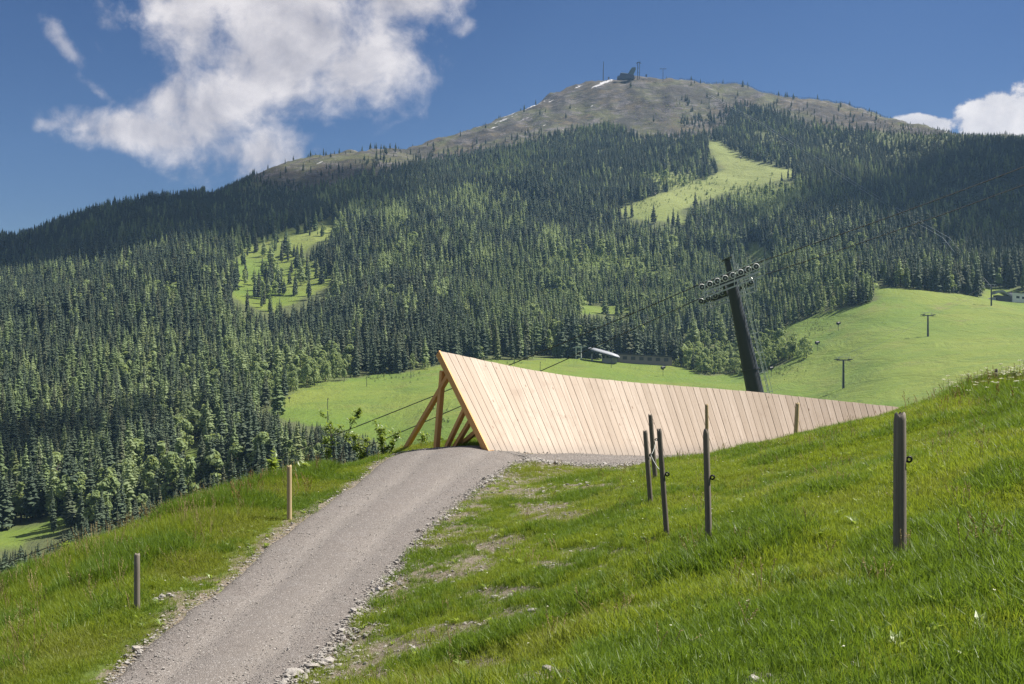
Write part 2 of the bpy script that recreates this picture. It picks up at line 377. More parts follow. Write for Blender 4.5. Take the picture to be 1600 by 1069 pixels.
alp = t.mix(t.ramp(st, .50, .60, 0, .85), alp, (.125, .113, .114)); alp = t.mix(t.ramp(nf, .45, .7, 0, .75), alp, (.032, .034, .030))
ff = t.mix(nf, (.045, .06, .022), (.11, .125, .045))
hd = t.noise(t.vec('MULTIPLY', t.pos, (1., .4, 2.2)), .011, 5, .6, .7); alp = t.mix(t.ramp(hd, .47, .60, 0, .75), alp, (.030, .027, .022)); alp = t.mix(t.ramp(hd, .34, .44, .55, 0.), alp, (.085, .095, .032)); alp = t.mix(t.ramp(ln, .52, .62, 0, .9), alp, (.024, .023, .022)); alp = t.mix(t.ramp(ln, .30, .40, .75, 0.), alp, (.20, .188, .188))
c = t.mix(s3[0], ff, mead); c = t.mix(s3[1], c, alp)
t.put(t.p.inputs['Base Color'], t.mix(t.ramp(t.math('ADD', s3[2], t.math('ADD', t.math('MULTIPLY', t.math('SUBTRACT', nf, .5), 1.2), t.math('MULTIPLY', t.math('SUBTRACT', ln, .5), 2.2))), .55, .8, 0, .8), c, (.58, .58, .60)))
t.p.inputs['Roughness'].default_value = .95; t.put(t.p.inputs['Normal'], bump(t, st, .7, 6., bump(t, nf, .5, .8))); M['mountain'] = t.m

# ------------------------------------------------------------------ near hill (thin-plate surface through surveyed points)
def pathz(y): return 6960. / (y - 480.)
pathL = [(60, 1160), (160, 1069), (235, 1000), (325, 930), (420, 850), (500, 790), (560, 750), (625, 708)]
pathR = [(380, 1160), (458, 1069), (538, 1000), (590, 925), (650, 860), (715, 790), (775, 745), (832, 722)]
hp = []
for (px, py) in pathL + pathR: hp.append(P(px, py, pathz(py)))
for q in [(1406, 882, 9.1), (1108, 855, 11.7), (1042, 835, 13), (1017, 790, 18), (1024, 752, 21), (1000, 727, 28.8), (1100, 715, 28.5),
          (800, 1069, 7.3), (1200, 1069, 5.9), (1600, 1069, 4.9), (1600, 900, 7.2), (1600, 750, 11.5), (1600, 660, 18), (1600, 604, 26), (1500, 628, 27), (1425, 648, 31),
          (1300, 672, 30.5), (1250, 684, 30), (1180, 697, 29), (1400, 720, 15.5), (1250, 760, 17.5),
          (765, 703, 29), (690, 701, 32), (900, 709, 30.3), (1010, 713, 31.4), (1100, 709, 32.4), (1250, 697, 33), (1400, 680, 34.0), (635, 700, 33),
          (0, 1069, 13.2), (0, 1000, 16.3), (214, 952, 14.8), (0, 932, 20), (100, 892, 22), (200, 855, 24), (330, 803, 27), (452, 812, 21), (470, 754, 28.5), (560, 726, 30.5)]:
    hp.append(P(*q))
hp += [Vector(q) for q in [(11, 39, -4.5), (16, 36, -2.4), (20, 26, .4), (20, 10, .5), (15, 5, .2), (25, 40, -3), (14, 46, -8), (32, 30, 1.2), (-3, 37.5, -3.9), (3, 41, -5), (10, 43, -6.5),
       (-8, 46, -13), (5, 60, -15), (16, 75, -17), (0, 0, -1.75), (3, 0, -1.2), (-4, 2, -2.7), (-4, -6, -2.8), (4, -6, -1.2), (10, 0, -.2), (-10, 5, -4.6), (-12, -6, -5.2),
       (-11.2, 23, -6.3), (-13.5, 28, -10.5), (-10.5, 30.5, -7.6), (-8.3, 33.5, -6.9), (-5.5, 37, -6), (-20, 32, -19), (-18, 15, -9.5), (-26, 10, -15), (-15, 52, -24), (-27, 45, -27), (35, 0, 3), (40, 60, -8), (35, -10, 3), (-30, -10, -14)]]
A_ = np.array([tuple(p) for p in hp]); n_ = len(A_)
def tps_k(r2): return .5 * r2 * np.log(np.maximum(r2, 1e-9))
K_ = tps_k(((A_[:, None, :2] - A_[None, :, :2])**2).sum(-1)) + np.eye(n_) * .35
Pm = np.c_[np.ones(n_), A_[:, :2]]; S_ = np.zeros((n_ + 3, n_ + 3)); S_[:n_, :n_] = K_; S_[:n_, n_:] = Pm; S_[n_:, :n_] = Pm.T
W_ = np.linalg.solve(S_, np.r_[A_[:, 2], 0, 0, 0])
def hill(x, y, rough=True):
    x, y = np.asarray(x, float), np.asarray(y, float); sh = x.shape; x, y = x.ravel(), y.ravel(); r = W_[n_] + W_[n_ + 1] * x + W_[n_ + 2] * y
    for i in range(n_): r = r + W_[i] * tps_k((x - A_[i, 0])**2 + (y - A_[i, 1])**2)
    if rough:
        pm = path_mask(x, y)
        r = r + (fbm2(x * 1.1, y * 1.1, 3) * .16 + fbm2(x * 5, y * 5, 9, 3) * .05) * (1 - pm)
    return r.reshape(sh)
# path edges in plan, continuing round the foot of the wall
EL = [tuple(P(px, py, pathz(py)))[:2] for px, py in pathL] + [tuple(P(*q))[:2] for q in [(690, 701, 31.5), (768, 703, 29.2), (900, 709, 30.5), (1010, 713, 31.5), (1100, 709, 32.5), (1250, 697, 33.2), (1410, 680, 34.0)]] + [(15.5, 35.2)]
ER = [tuple(P(px, py, pathz(py)))[:2] for px, py in pathR] + [(.75, 28.95), (1.2, 28.8), (2.1, 28.8), (3.4, 29.1), (4.9, 29.6), (8.0, 31.0), (11.6, 32.2), (15.6, 33.6)]
def resample(pts, n):
    p = np.array(pts); t = np.arange(len(p)); q = np.linspace(0, len(p) - 1, n)
    return np.c_[pchip(t, p[:, 0], q), pchip(t, p[:, 1], q)]
NL = 260; eL, eR = resample(EL, NL), resample(ER, NL); PPOLY = [tuple(p) for p in eL[::4]] + [tuple(p) for p in eR[::-4]]
PSEG = np.array(PPOLY)
def path_dist(x, y):
    """distance to the path's edge, negative inside"""
    d = np.full(x.shape, 1e9)
    for i in range(len(PSEG)):
        a, b = PSEG[i], PSEG[(i + 1) % len(PSEG)]; e = b - a; L2 = (e**2).sum() or 1e-9
        tt = np.clip(((x - a[0]) * e[0] + (y - a[1]) * e[1]) / L2, 0, 1); d = np.minimum(d, np.hypot(x - a[0] - e[0] * tt, y - a[1] - e[1] * tt))
    return np.where(inpoly(x, y, PPOLY), -d, d)
def path_mask(x, y): return 1 - sstep(-.15, .35, path_dist(x, y))
def hill1(x, y): return float(hill(np.array([x]), np.array([y]))[0])
def hit(px, py, d0=3.5, d1=45.):
    d = np.linspace(d0, d1, 900); X = (px - CX) / F * d; Zr = (HZ - py) / F * d; h = hill(X, d); k = np.argmax(h >= Zr)
    if h[k] < Zr[k]: k = len(d) - 1
    return Vector((X[k], d[k], h[k]))
# worn, stony places on the slope (photo pixel, radius)
BARE = [(770, 850, 70, 22), (730, 880, 70, 18), (690, 900, 40, 16), (850, 800, 60, 20), (940, 862, 70, 10), (880, 885, 60, 10), (800, 925, 90, 12), (830, 960, 110, 16), (720, 985, 90, 18),
        (620, 1010, 90, 20), (560, 1050, 110, 24), (800, 1045, 110, 22), (860, 1060, 60, 20), (1190, 1062, 60, 16), (900, 755, 90, 16), (860, 740, 60, 12), (820, 770, 50, 20), (960, 735, 60, 8), (255, 930, 45, 12), (1220, 1035, 40, 10), (1000, 950, 60, 12), (300, 905, 60, 8)]
def bare(x, y, z):
    px, py = proj(x, np.maximum(y, 1.), z); b = np.zeros(np.shape(x))
    for (a, c, rx, ry) in BARE: b = np.maximum(b, np.exp(-((px - a) / rx)**2 - ((py - c) / ry)**2))
    pdx = path_dist(np.asarray(x), np.asarray(y)); mxx = np.interp(y, (eL[:150, 1] + eR[:150, 1]) / 2, (eL[:150, 0] + eR[:150, 0]) / 2)
    near = np.where(np.asarray(x) > mxx, (1 - sstep(.1, 1.5, pdx)) * 1.25, 1 - sstep(.02, .6, pdx))
    nz = fbm2(np.asarray(x) * 2.2, np.asarray(y) * 2.2, 21)
    return np.clip(np.maximum(b * 1.0, near * .65) + nz * 1.0, 0, 1) * (y > 2)
xs = np.concatenate([np.linspace(-46, -16, 30)[:-1], np.arange(-16, 17, .13), np.linspace(17, 46, 28)])
ys = np.concatenate([np.linspace(-14, 3, 18)[:-1], np.arange(3, 42, .13), np.linspace(42, 82, 34)])
X, Y = np.meshgrid(xs, ys); Z = hill(X, Y); BR = bare(X.ravel(), Y.ravel(), Z.ravel()).reshape(X.shape)
pd = path_dist(X.ravel(), Y.ravel()).reshape(X.shape)
Zh = Z - .09 * (1 - sstep(-.25, .1, pd))
tag(grid_mesh('hillside', X, Y, Zh, M['soil'], {'bare': BR}), kind='structure')
# gravel path: a crowned strip whose edges sink into the soil
nc = 30; tt = np.linspace(0, 1, nc)[None, :]
wob = fbm2(np.linspace(0, 60, NL), np.zeros(NL), 5)[:, None] * .35
Lx = eL[:, 0][:, None]; Rx = eR[:, 0][:, None]; Ly = eL[:, 1][:, None]; Ry = eR[:, 1][:, None]
t2 = tt * (1 + .0) + wob * (tt - .5) * .4
XP, YP = Lx + (Rx - Lx) * t2, Ly + (Ry - Ly) * t2
edge = np.minimum(tt, 1 - tt) * 2
ZP = hill(XP, YP, False) + .03 * np.sin(np.clip(edge, 0, 1) * math.pi / 2) - .055 * (1 - sstep(0, .1, edge)) + .012 * fbm2(XP * 4, YP * 4, 8) * 2 - .035 * np.exp(-((tt - .31) / .08)**2) - .035 * np.exp(-((tt - .69) / .08)**2)
tag(grid_mesh('path', XP, YP, ZP, M['gravel'], {'across': np.broadcast_to(tt, XP.shape)}), kind='structure')

# ------------------------------------------------------------------ far terrain: valley, forest slopes and mountain
PRE_L = [(36, -17), (75, -26), (150, -45), (250, -60)]
PRE_M = [(36, -13), (75, -18), (150, -33), (250, -46)]
PRE_R = [(36, -11), (75, -14), (150, -18), (250, -21)]
COLS = {   # photo column: (prelude, [(distance, photo row)...], [(distance, height)...] behind the ridge)
 -900: (PRE_L, [(350, 900), (500, 800), (700, 690), (900, 600), (1250, 480), (1700, 430)]),
 -300: (PRE_L, [(350, 900), (500, 790), (700, 665), (900, 565), (1250, 460), (1700, 405)]),
 0:    (PRE_L, [(350, 902), (420, 838), (520, 765), (700, 655), (900, 558), (1250, 458), (1750, 388)]),
 150:  (PRE_L, [(350, 885), (420, 815), (520, 750), (700, 650), (900, 550), (1250, 440), (1850, 358)]),
 300:  (PRE_L, [(350, 850), (450, 775), (560, 705), (700, 638), (900, 540), (1250, 415), (1650, 335), (1950, 314)]),
 450:  (PRE_M, [(350, 800), (450, 735), (540, 672), (640, 628), (740, 585), (850, 540), (1050, 482), (1250, 430), (1500, 352), (1800, 300), (2150, 258)]),
 600:  (PRE_M, [(400, 770), (500, 705), (650, 618), (740, 584), (850, 536), (1100, 462), (1400, 372), (1750, 292), (2250, 240)]),
 700:  (PRE_M, [(400, 750), (500, 680), (700, 590), (780, 568), (850, 545), (1100, 470), (1400, 380), (1750, 298), (2050, 250), (2330, 215)]),
 800:  (PRE_M, [(400, 720), (500, 665), (700, 592), (800, 566), (860, 553), (1080, 480), (1350, 400), (1700, 300), (2050, 230), (2390, 184)]),
 950:  (PRE_M, [(400, 700), (550, 652), (780, 588), (860, 568), (900, 562), (960, 545), (1150, 470), (1400, 395), (1620, 330), (1850, 262), (2150, 192), (2430, 126)]),
 1040: (PRE_M, [(400, 690), (600, 640), (800, 592), (870, 570), (920, 562), (980, 545), (1150, 475), (1380, 398), (1580, 332), (1800, 268), (2100, 195), (2420, 125)]),
 1140: (PRE_R, [(350, 675), (600, 630), (760, 600), (850, 583), (930, 560), (1100, 490), (1350, 405), (1560, 332), (1750, 278), (1870, 238), (2150, 180), (2400, 134)]),
 1250: (PRE_R, [(350, 668), (550, 640), (700, 590), (800, 545), (880, 508), (1050, 445), (1250, 385), (1550, 312), (1750, 266), (1950, 218), (2320, 160)]),
 1400: (PRE_R, [(350, 660), (450, 638), (650, 560), (800, 502), (920, 453), (1150, 400), (1450, 330), (1800, 262), (2280, 200)]),
 1600: (PRE_R, [(350, 625), (450, 600), (650, 540), (900, 474), (1000, 444), (1200, 385), (1500, 305), (2050, 218)]),
 1900: (PRE_R, [(350, 605), (450, 580), (650, 525), (900, 460), (1200, 380), (1500, 310), (1950, 236)]),
 2500: (PRE_R, [(350, 590), (450, 565), (650, 515), (900, 455), (1200, 385), (1500, 325), (1900, 262)]),
}
PXS = np.arange(-620, 2221, 5.); DS = np.concatenate([np.exp(np.linspace(math.log(36), math.log(480), 90)), np.arange(488, 2600, 6.5), [2640, 2720, 2850, 3050, 3300]])
ck = sorted(COLS); prof = []
for k in ck:
    pre, vis = COLS[k]; dd = [a for a, b in pre] + [a for a, b in vis]; hh = [b for a, b in pre] + [(HZ - y) / F * a for a, y in vis]
    de, he = dd[-1], hh[-1]; dd += [de + 160, de + 500, 3400]; hh += [he - 35, he - 190, he - 420]
    prof.append(pchip(np.log(dd), hh, np.log(DS)))
prof = np.array(prof); TB = np.array([pchip(ck, prof[:, j], PXS) for j in range(len(DS))])      # [distance, column]
for _ in range(6): TB[:, 1:-1] = .25 * TB[:, :-2] + .5 * TB[:, 1:-1] + .25 * TB[:, 2:]
UU = (PXS - CX) / F; TX = UU[None, :] * DS[:, None]; TY = np.repeat(DS[:, None], len(PXS), 1)
amp = sstep(650, 1300, TY); mida = sstep(700, 1000, TY) * (1 - sstep(1750, 2150, TY))
spur = 1 - np.abs(fbm2(TX / 330 + 3, TY / 900, 61, 3)) * 4.5
TB = TB + fbm2(TX / 190, TY / 190, 31, 4) * (2.5 + 20 * amp) + fbm2(TX / 40, TY / 40, 37, 3) * (1. + 3.5 * amp) + (spur - .5) * 20 * mida + (fbm2(TX / 26, TY / 70, 44, 4) * 12 + fbm2(TX / 11, TY / 22, 47, 2) * 6) * sstep(1900, 2150, TY)
def ground(x, y):
    x, y = np.asarray(x, float), np.asarray(y, float); a = (CX + F * x / y - PXS[0]) / 5.; b = np.interp(y, DS, np.arange(len(DS)))
    a = np.clip(a, 0, len(PXS) - 1.001); b = np.clip(b, 0, len(DS) - 1.001); i, j = a.astype(int), b.astype(int); fa, fb = a - i, b - j
    return (TB[j, i] * (1 - fa) + TB[j, i + 1] * fa) * (1 - fb) + (TB[j + 1, i] * (1 - fa) + TB[j + 1, i + 1] * fa) * fb
def g1(x, y): return float(ground(np.array([x]), np.array([y]))[0])
def fhit(px, py, d0=330., d1=2600.):
    d = np.linspace(d0, d1, 4000); X_ = (px - CX) / F * d; h = ground(X_, d); z_ = (HZ - py) / F * d; k = np.argmax(h >= z_)
    if h[k] < z_[k]: k = len(d) - 1
    return Vector((X_[k], d[k], h[k]))
MEADOW = [[(418, 640), (470, 610), (540, 592), (620, 582), (690, 572), (780, 562), (900, 560), (1050, 566), (1100, 588), (1190, 585), (1240, 562), (1222, 515), (1280, 490), (1340, 478), (1372, 464), (1362, 447),
           (1450, 455), (1534, 464), (1540, 450), (1640, 456), (1900, 500), (2500, 540), (2500, 900), (700, 900), (700, 745), (640, 714), (600, 694), (560, 680), (520, 667), (450, 660)],
          [(1106, 220), (1122, 222), (1145, 236), (1180, 254), (1245, 268), (1240, 279), (1160, 292), (1100, 312), (1060, 330), (1078, 350), (1000, 344), (962, 331), (1020, 308), (1090, 286), (1132, 266), (1112, 240)],
          [(1160, 378), (1180, 380), (1212, 400), (1200, 408), (1172, 398)],
          [(362, 462), (368, 405), (398, 376), (440, 360), (470, 352), (530, 340), (505, 372), (470, 398), (524, 436), (505, 452), (440, 482), (418, 488), (380, 474)],
          [(-60, 850), (0, 829), (60, 814), (112, 802), (92, 832), (30, 852), (-60, 880)], [(280, 740), (296, 706), (312, 704), (306, 740), (296, 760)],
          [(905, 478), (985, 478), (985, 490), (905, 490)], [(250, 452), (285, 440), (275, 456)]]
SHRUBBY = [(930, 410, 85, 15), (1195, 305, 75, 20), (1050, 284, 55, 14), (1000, 432, 70, 10), (303, 725, 20, 35), (480, 602, 55, 14), (515, 365, 28, 16), (640, 392, 20, 10), (870, 470, 50, 6), (225, 505, 45, 6), (1080, 402, 40, 7)]
def treeline(px): return np.interp(px, [-900, 340, 390, 430, 480, 560, 640, 700, 800, 880, 950, 1000, 1060, 1110, 1135, 1150, 1230, 1260, 1310, 1392, 1450, 1500, 1560, 1620, 2500],
                                   [-50, -50, 282, 291, 302, 284, 266, 252, 236, 208, 196, 216, 218, 216, 200, 166, 186, 200, 204, 207, 211, 214, 216, 212, 150])
def cover(x, y, z):
    px, py = proj(x, y, z); jx = fbm2(x / 14, y / 14, 51, 3) * 14 * np.clip(900 / y, .3, 1.2); px2, py2 = px + jx, py + jx * .5
    m = np.zeros(px.shape)
    for q in MEADOW: m = np.maximum(m, inpoly(px2, py2, q))
    m = np.where((y < 330) & ((px > 480) | (y < 235)), 1, m)
    for (a, c, rx, ry) in SHRUBBY: m = np.maximum(m, .85 * np.clip(1.6 * np.exp(-((px2 - a) / rx)**2 - ((py2 - c) / ry)**2) - .3, 0, 1))
    al = (py2 < treeline(px2)) * 1.
    return m, al
mC, aC = cover(TX.ravel(), TY.ravel(), TB.ravel()); PXg, PYg = proj(TX.ravel(), TY.ravel(), TB.ravel())
sn = np.zeros(PXg.shape)
for (a, c, rx, ry) in [(945, 129, 26, 4), (830, 166, 30, 3), (790, 186, 22, 2.5), (800, 178, 16, 2), (862, 158, 10, 2), (925, 166, 7, 1.5), (897, 171, 9, 1.6), (918, 184, 5, 1.3), (820, 186, 9, 1.5), (752, 196, 9, 1.5), (1480, 206, 12, 1.8), (925, 138, 10, 2.5), (878, 204, 5, 1.4), (905, 135, 12, 2), (770, 200, 8, 1.3), (1008, 150, 4, 1.2), (500, 254, 12, 1.2), (705, 210, 14, 1.3), (850, 196, 5, 1)]:
    e1, e2 = (PXg - a) * .93 - (PYg - c) * .37, (PXg - a) * .37 + (PYg - c) * .93; sn = np.maximum(sn, np.exp(-(e1 / rx)**2 - (e2 / (ry * .6))**2) * (TY.ravel() > 1500))
cov = np.stack([mC, aC, sn], -1).reshape(TX.shape + (3,))
for _ in range(1): cov[:, 1:-1, :2] = .25 * cov[:, :-2, :2] + .5 * cov[:, 1:-1, :2] + .25 * cov[:, 2:, :2]
tag(grid_mesh('mountain_terrain', TX, TY, TB, M['mountain'], {'cover': cov}), kind='structure')

# ------------------------------------------------------------------ wooden wall ride
def frame_obj(name, mat_, a, b, wd, th, up, parent, root):
    """a squared timber from a to b; its own Z runs along the timber so the grain does too"""
    a, b, root = Vector(a), Vector(b), Vector(root); z = (b - a).normalized(); x = z.cross(Vector(up)).normalized(); y = z.cross(x).normalized(); Ln = (b - a).length
    m_ = MB().box((0, 0, Ln / 2), wd, th, Ln); o = m_.build(name, mat_, None, (0, 0, 0)); o.parent = parent
    o.matrix_basis = Matrix.Translation(a - root) @ Matrix((x, y, z)).transposed().to_4x4(); return o
LW, NPL = 12.9, 68
ss = np.linspace(0, LW, 400); th_ = np.radians(np.interp(ss, [0, 3, 7, LW], [37, 27, 17, 5]))
bx = -.57 + np.concatenate([[0], np.cumsum(np.cos(th_[:-1]) * np.diff(ss))]); by = 29.0 + np.concatenate([[0], np.cumsum(np.sin(th_[:-1]) * np.diff(ss))])
bz = hill(bx, by, False) - .02
# the foot follows the gravel, smoothed
bz = np.convolve(np.pad(bz, 20, 'edge'), np.ones(41) / 41, 'valid')
TOPX, TOPY = [640, 690, 760, 830, 900, 1000, 1100, 1180, 1300, 1410, 1600], [540, 550, 565, 579, 589.5, 599, 606.5, 613, 626, 637.5, 654]
al_ = np.radians(np.interp(ss, [0, 4, 9, LW], [48, 52, 55, 58]))
def wall_at(s):
    f = lambda a: float(np.interp(s, ss, a)); t0, a0 = f(th_), f(al_); b = Vector((f(bx), f(by), f(bz))); nb = Vector((-math.sin(t0), math.cos(t0), 0))
    lo, hi = .05, 4.
    for _ in range(40):
        H = (lo + hi) / 2; tp = b + nb * H / math.tan(a0) + Vector((0, 0, H)); px, py = proj(*tp)
        if py > np.interp(px, TOPX, TOPY): lo = H
        else: hi = H
    return b, tp, nb
WR = Vector((-.57, 29., float(bz[0])))
wall = thing('wooden_wall_ride', 'long sloping bike wall ride of fresh pale planks above the gravel path', 'wall ride', WR)
for i in range(NPL):
    s0, s1 = LW * i / NPL, LW * (i + 1) / NPL; b0, t0, n0 = wall_at(s0); b1, t1, n1 = wall_at(s1)
    o_ = (b0 + b1) / 2; z = ((t0 + t1) / 2 - o_).normalized(); x = (b1 - b0).normalized(); y = z.cross(x).normalized(); x = y.cross(z).normalized()
    Mx = Matrix((x, y, z)).transposed(); Mi = Mx.inverted(); e = random.uniform(-.012, .012); up_ = random.uniform(-.006, .006); prd = random.uniform(-.004, .004)
    q = [Mi @ (p - o_) for p in (b0, b1, t1, t0)]
    gap = .0065
    cs = []
    for dy_ in (-.022 + prd, .022 + prd):
        for k, p in enumerate(q):
            cs.append(Vector((p.x + (gap if k in (0, 3) else -gap), p.y + dy_, p.z + (up_ if k > 1 else e - .03))))
    m_ = MB().hexa([cs[0], cs[1], cs[5], cs[4], cs[3], cs[2], cs[6], cs[7]])
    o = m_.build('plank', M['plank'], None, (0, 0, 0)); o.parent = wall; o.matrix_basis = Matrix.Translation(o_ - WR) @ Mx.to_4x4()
# supporting frames: t runs back from the foot of the wall, h is height above it
def wall_frame(s, full, H_=None):
    b, tp, nb = wall_at(s); H = tp.z - b.z; run = (tp - b).dot(nb); side = Vector((nb.y, -nb.x, 0)); fn = (tp - b).normalized().cross(side).normalized()
    if fn.z > 0: fn = -fn                      # points to the back of the planks
    def q(t, h, k=0.): return b + nb * t + Vector((0, 0, h)) + side * k
    off = -fn * -.11
    frame_obj('end_beam' if full else 'raker', M['beam'], b + off + Vector((0, 0, -.02)), tp + off + (tp - b).normalized() * .03, .12, .17, side, wall, WR)
    if full:
        u2 = (tp - b).normalized(); frame_obj('edge_board', M['beam'], b - fn * -.06 - side * .085 - u2 * .02, tp - fn * -.06 - side * .085 + u2 * .02, .045, .20, side.cross(u2), wall, WR)
    def on(u): return q(run * u + .10, H * u - .10)
    gb = lambda t: hill1(*(b + nb * t).xy) - b.z - .05
    frame_obj('strut', M['beam'], q(run * 1.87, gb(run * 1.87)), on(.80), .11, .13, side, wall, WR)
    frame_obj('post', M['beam'], q(run * 1.12, gb(run * 1.12)), q(run * .98, H * .80), .13, .13, side, wall, WR)
    if full:
        frame_obj('strut', M['beam'], q(run * .99, gb(1.9) + .02, .14), q(run * .50 + .12, H * .47, .14), .10, .12, side, wall, WR)
        frame_obj('strut', M['beam'], q(run * .90, gb(1.8) + .02, .27), q(run * .42 + .12, H * .38, .27), .10, .12, side, wall, WR)
        frame_obj('strut', M['beam'], q(run * .86, gb(1.8) + .1, .42), q(run * .30 + .12, H * .27, .42), .10, .12, side, wall, WR)
        frame_obj('strut', M['beam'], q(run * .26, -.05, .1), q(run * .16 + .1, H * .13, .1), .09, .11, side, wall, WR)
        frame_obj('ground_beam', M['beam'], q(-.02, -.02), q(run * 2.0, gb(run * 2.0) + .06), .14, .12, side, wall, WR)
wall_frame(.06, True)
for s_ in (2.7, 5.3, 7.9, 10.4): wall_frame(s_, False)
for u_ in (.18, .5, .82):
    m_ = MB(); pr = None
    for s_ in np.linspace(.02, LW - .05, 18):
        b, tp, nb = wall_at(s_); p = b + (tp - b) * u_ + (nb * (tp.z - b.z) - Vector((0, 0, 1)) * (tp - b).dot(nb)).normalized() * .055
        if pr is not None: m_.beam(pr, p, .05, .10)
        pr = p
    m_.build('rail', M['beam'], wall)

# ------------------------------------------------------------------ fence posts
def fence_post(px, py0, pyb, d, wpx, pale, ins, label, lean=0., grp='pasture fence posts', loc=None):
    p = loc or P(px, pyb, d); p = Vector((p.x, p.y, hill1(p.x, p.y) - .03)); tip = P(px + lean, py0, p.y); H = tip.z - p.z; r = wpx / F * p.y / 2
    root = thing('fence_post', label, 'post', p, grp)
    m_ = MB(); n = 10; lv = [(0, 1.05), (.3, 1.), (.7, .98), (.965, .95), (.99, .86), (1.0, .62)]; vs = []
    for t, k in lv:
        c = Vector((0, 0, 0)).lerp(Vector((tip.x - p.x, 0, H)), t); jit = .012 * r
        vs += [c + Vector((math.cos(6.2832 * i / n) * r * k * (1 + .06 * math.sin(i * 2.3 + px)), math.sin(6.2832 * i / n) * r * k, (.02 * math.sin(i * 1.7 + px) if t > .9 else 0))) for i in range(n)]
    fs = [(l * n + i, l * n + (i + 1) % n, (l + 1) * n + (i + 1) % n, (l + 1) * n + i) for l in range(len(lv) - 1) for i in range(n)]
    m_.add([Vector(v_) + p for v_ in vs], fs, True); m_.add([Vector(v_) + p for v_ in vs[-n:]], [tuple(range(n))])
    m_.build('stake', M['post_pale' if pale else 'post'], root)
    for (ix, iy) in ins:
        c = P(ix, iy, p.y - r * .3); sd = 1 if ix > px else -1
        t_ = (c.z - p.z) / H; ax = p.x + (tip.x - p.x) * t_
        k = .8 + .2 * min(1, 12 / p.y)
        im = MB().tube((ax + sd * r * .8, c.y, c.z), (c.x - sd * .018 * k, c.y, c.z), .008, .008, 6).ring(c, (0, 1, .15), .021 * k, .009, 12, 6)
        im.build('insulator', M['black'], root)
    return root, tip
fence_post(1406, 647, 884, 9.1, 20, False, [(1420.5, 718)], 'thick dark weathered post with a black ring insulator, nearest on the grassy slope')
fence_post(1108, 672, 857, 11.7, 9.8, False, [(1113, 746)], 'tall thin dark post standing by itself right of the close trio', -5)
fence_post(1042, 672, 838, 13., 8.8, False, [(1042.5, 741)], 'dark leaning post that reaches lowest into the grass of the close trio', -12)
fence_post(1017, 674, 791, 18., 8., False, [(1017, 711)], 'leftmost leaning dark post of the close trio by the path', -9)
fence_post(1024, 648, 753, 21., 7.6, False, [(1025.5, 687)], 'rearmost post of the close trio, its top above the other two', -8)
fence_post(1105, 632, 708, 28.3, 6., True, [], 'pale post in front of the planks, behind the tall thin dark post', -1)
fence_post(1243, 630, 684, 30., 7., True, [], 'pale short post before the low right part of the plank wall', 3)
fence_post(452, 728, 812, 21., 8., True, [], 'pale round-topped post on the grassy bank beside the upper gravel path')
fence_post(214, 866, 953, 14.8, 9.4, False, [], 'dark short post on the lower grassy bank near the white stones')
fence_post(1557, 577, 612, 27., 4.2, False, [], 'tiny grey post among flowers on the crest of the right slope')
# thin electric wire still strung between two of the posts
a_, b_ = P(1017, 711, 17.9), P(1025.5, 687, 20.9); c_ = P(1042.5, 741, 12.9)
mw = MB(); mw.poly([a_.lerp(b_, i / 8) - Vector((0, 0, .05 * math.sin(math.pi * i / 8))) for i in range(9)], .0035, 4)
mw.poly([a_.lerp(c_, i / 8) - Vector((0, 0, .06 * math.sin(math.pi * i / 8))) for i in range(9)], .0035, 4)
top(mw, 'fence_wire', M['steel_light'], 'thin wire strung between the close trio of dark posts', 'wire', a_)

# ------------------------------------------------------------------ leaning lift pylon behind the wall
D0 = 76.5; pt = P(1143, 440, D0); pl = P(1180, 613, D0); ax = (pt - pl).normalized()
gz = lambda t: pl + ax * t
tb = 0.
while tb > -25 and gz(tb).z > g1(gz(tb).x, gz(tb).y) - .3: tb -= .2
base = gz(tb); right = Vector((ax.z, 0, -ax.x)); dep = Vector((0, 1, 0)); rope_dir = Vector((92, 0, 35)).normalized(); rup = Vector((-rope_dir.z, 0, rope_dir.x))
pyl = thing('lift_pylon', 'big dark tubular lift pylon leaning left, two rows of pale wheels on its crossarm', 'lift pylon', base, )
Lr = (pt - pl).length
rad = lambda t: .58 - (.58 - .355) * t / Lr
m_ = MB(); m_.tube(gz(tb), gz(-.05), rad(tb), rad(0), 28); m_.tube(gz(-.05), pt, rad(0), rad(Lr), 28); m_.build('mast', M['dark_steel'], pyl)
m_ = MB()
for t in (1.55, -2.): MB().tube(gz(t - .05), gz(t + .05), rad(t) + .07, rad(t) + .07, 28).build('flange', M['dark_steel'], pyl)
m_.tube(pt - ax * .1, pt + ax * .02, .46, .46, 24); m_.build('flange', M['dark_steel'], pyl)
# ladder on the mast's right side
lo_, hi_ = tb + 2., Lr + 1.1
def lad(t, k): return gz(t) + right * (rad(min(t, Lr)) + .22) + dep * k - right * 0
m_ = MB()
for k in (-.48, -.06): m_.beam(lad(lo_, k) , lad(hi_, k) + right * .0, .045, .045)
off2 = right * .26
m_.beam(lad(lo_, -.3) + off2, lad(hi_ - .6, -.3) + off2, .03, .03)
for t in np.arange(lo_ + .1, hi_, .29): m_.tube(lad(t, -.48), lad(t, -.06), .02, .02, 5)
for t in np.arange(lo_ + .6, Lr, 1.35):
    m_.beam(gz(t) + right * rad(t) * .9 - dep * .3, lad(t, -.3) + off2, .05, .05)
m_.build('ladder', M['steel_light'], pyl)
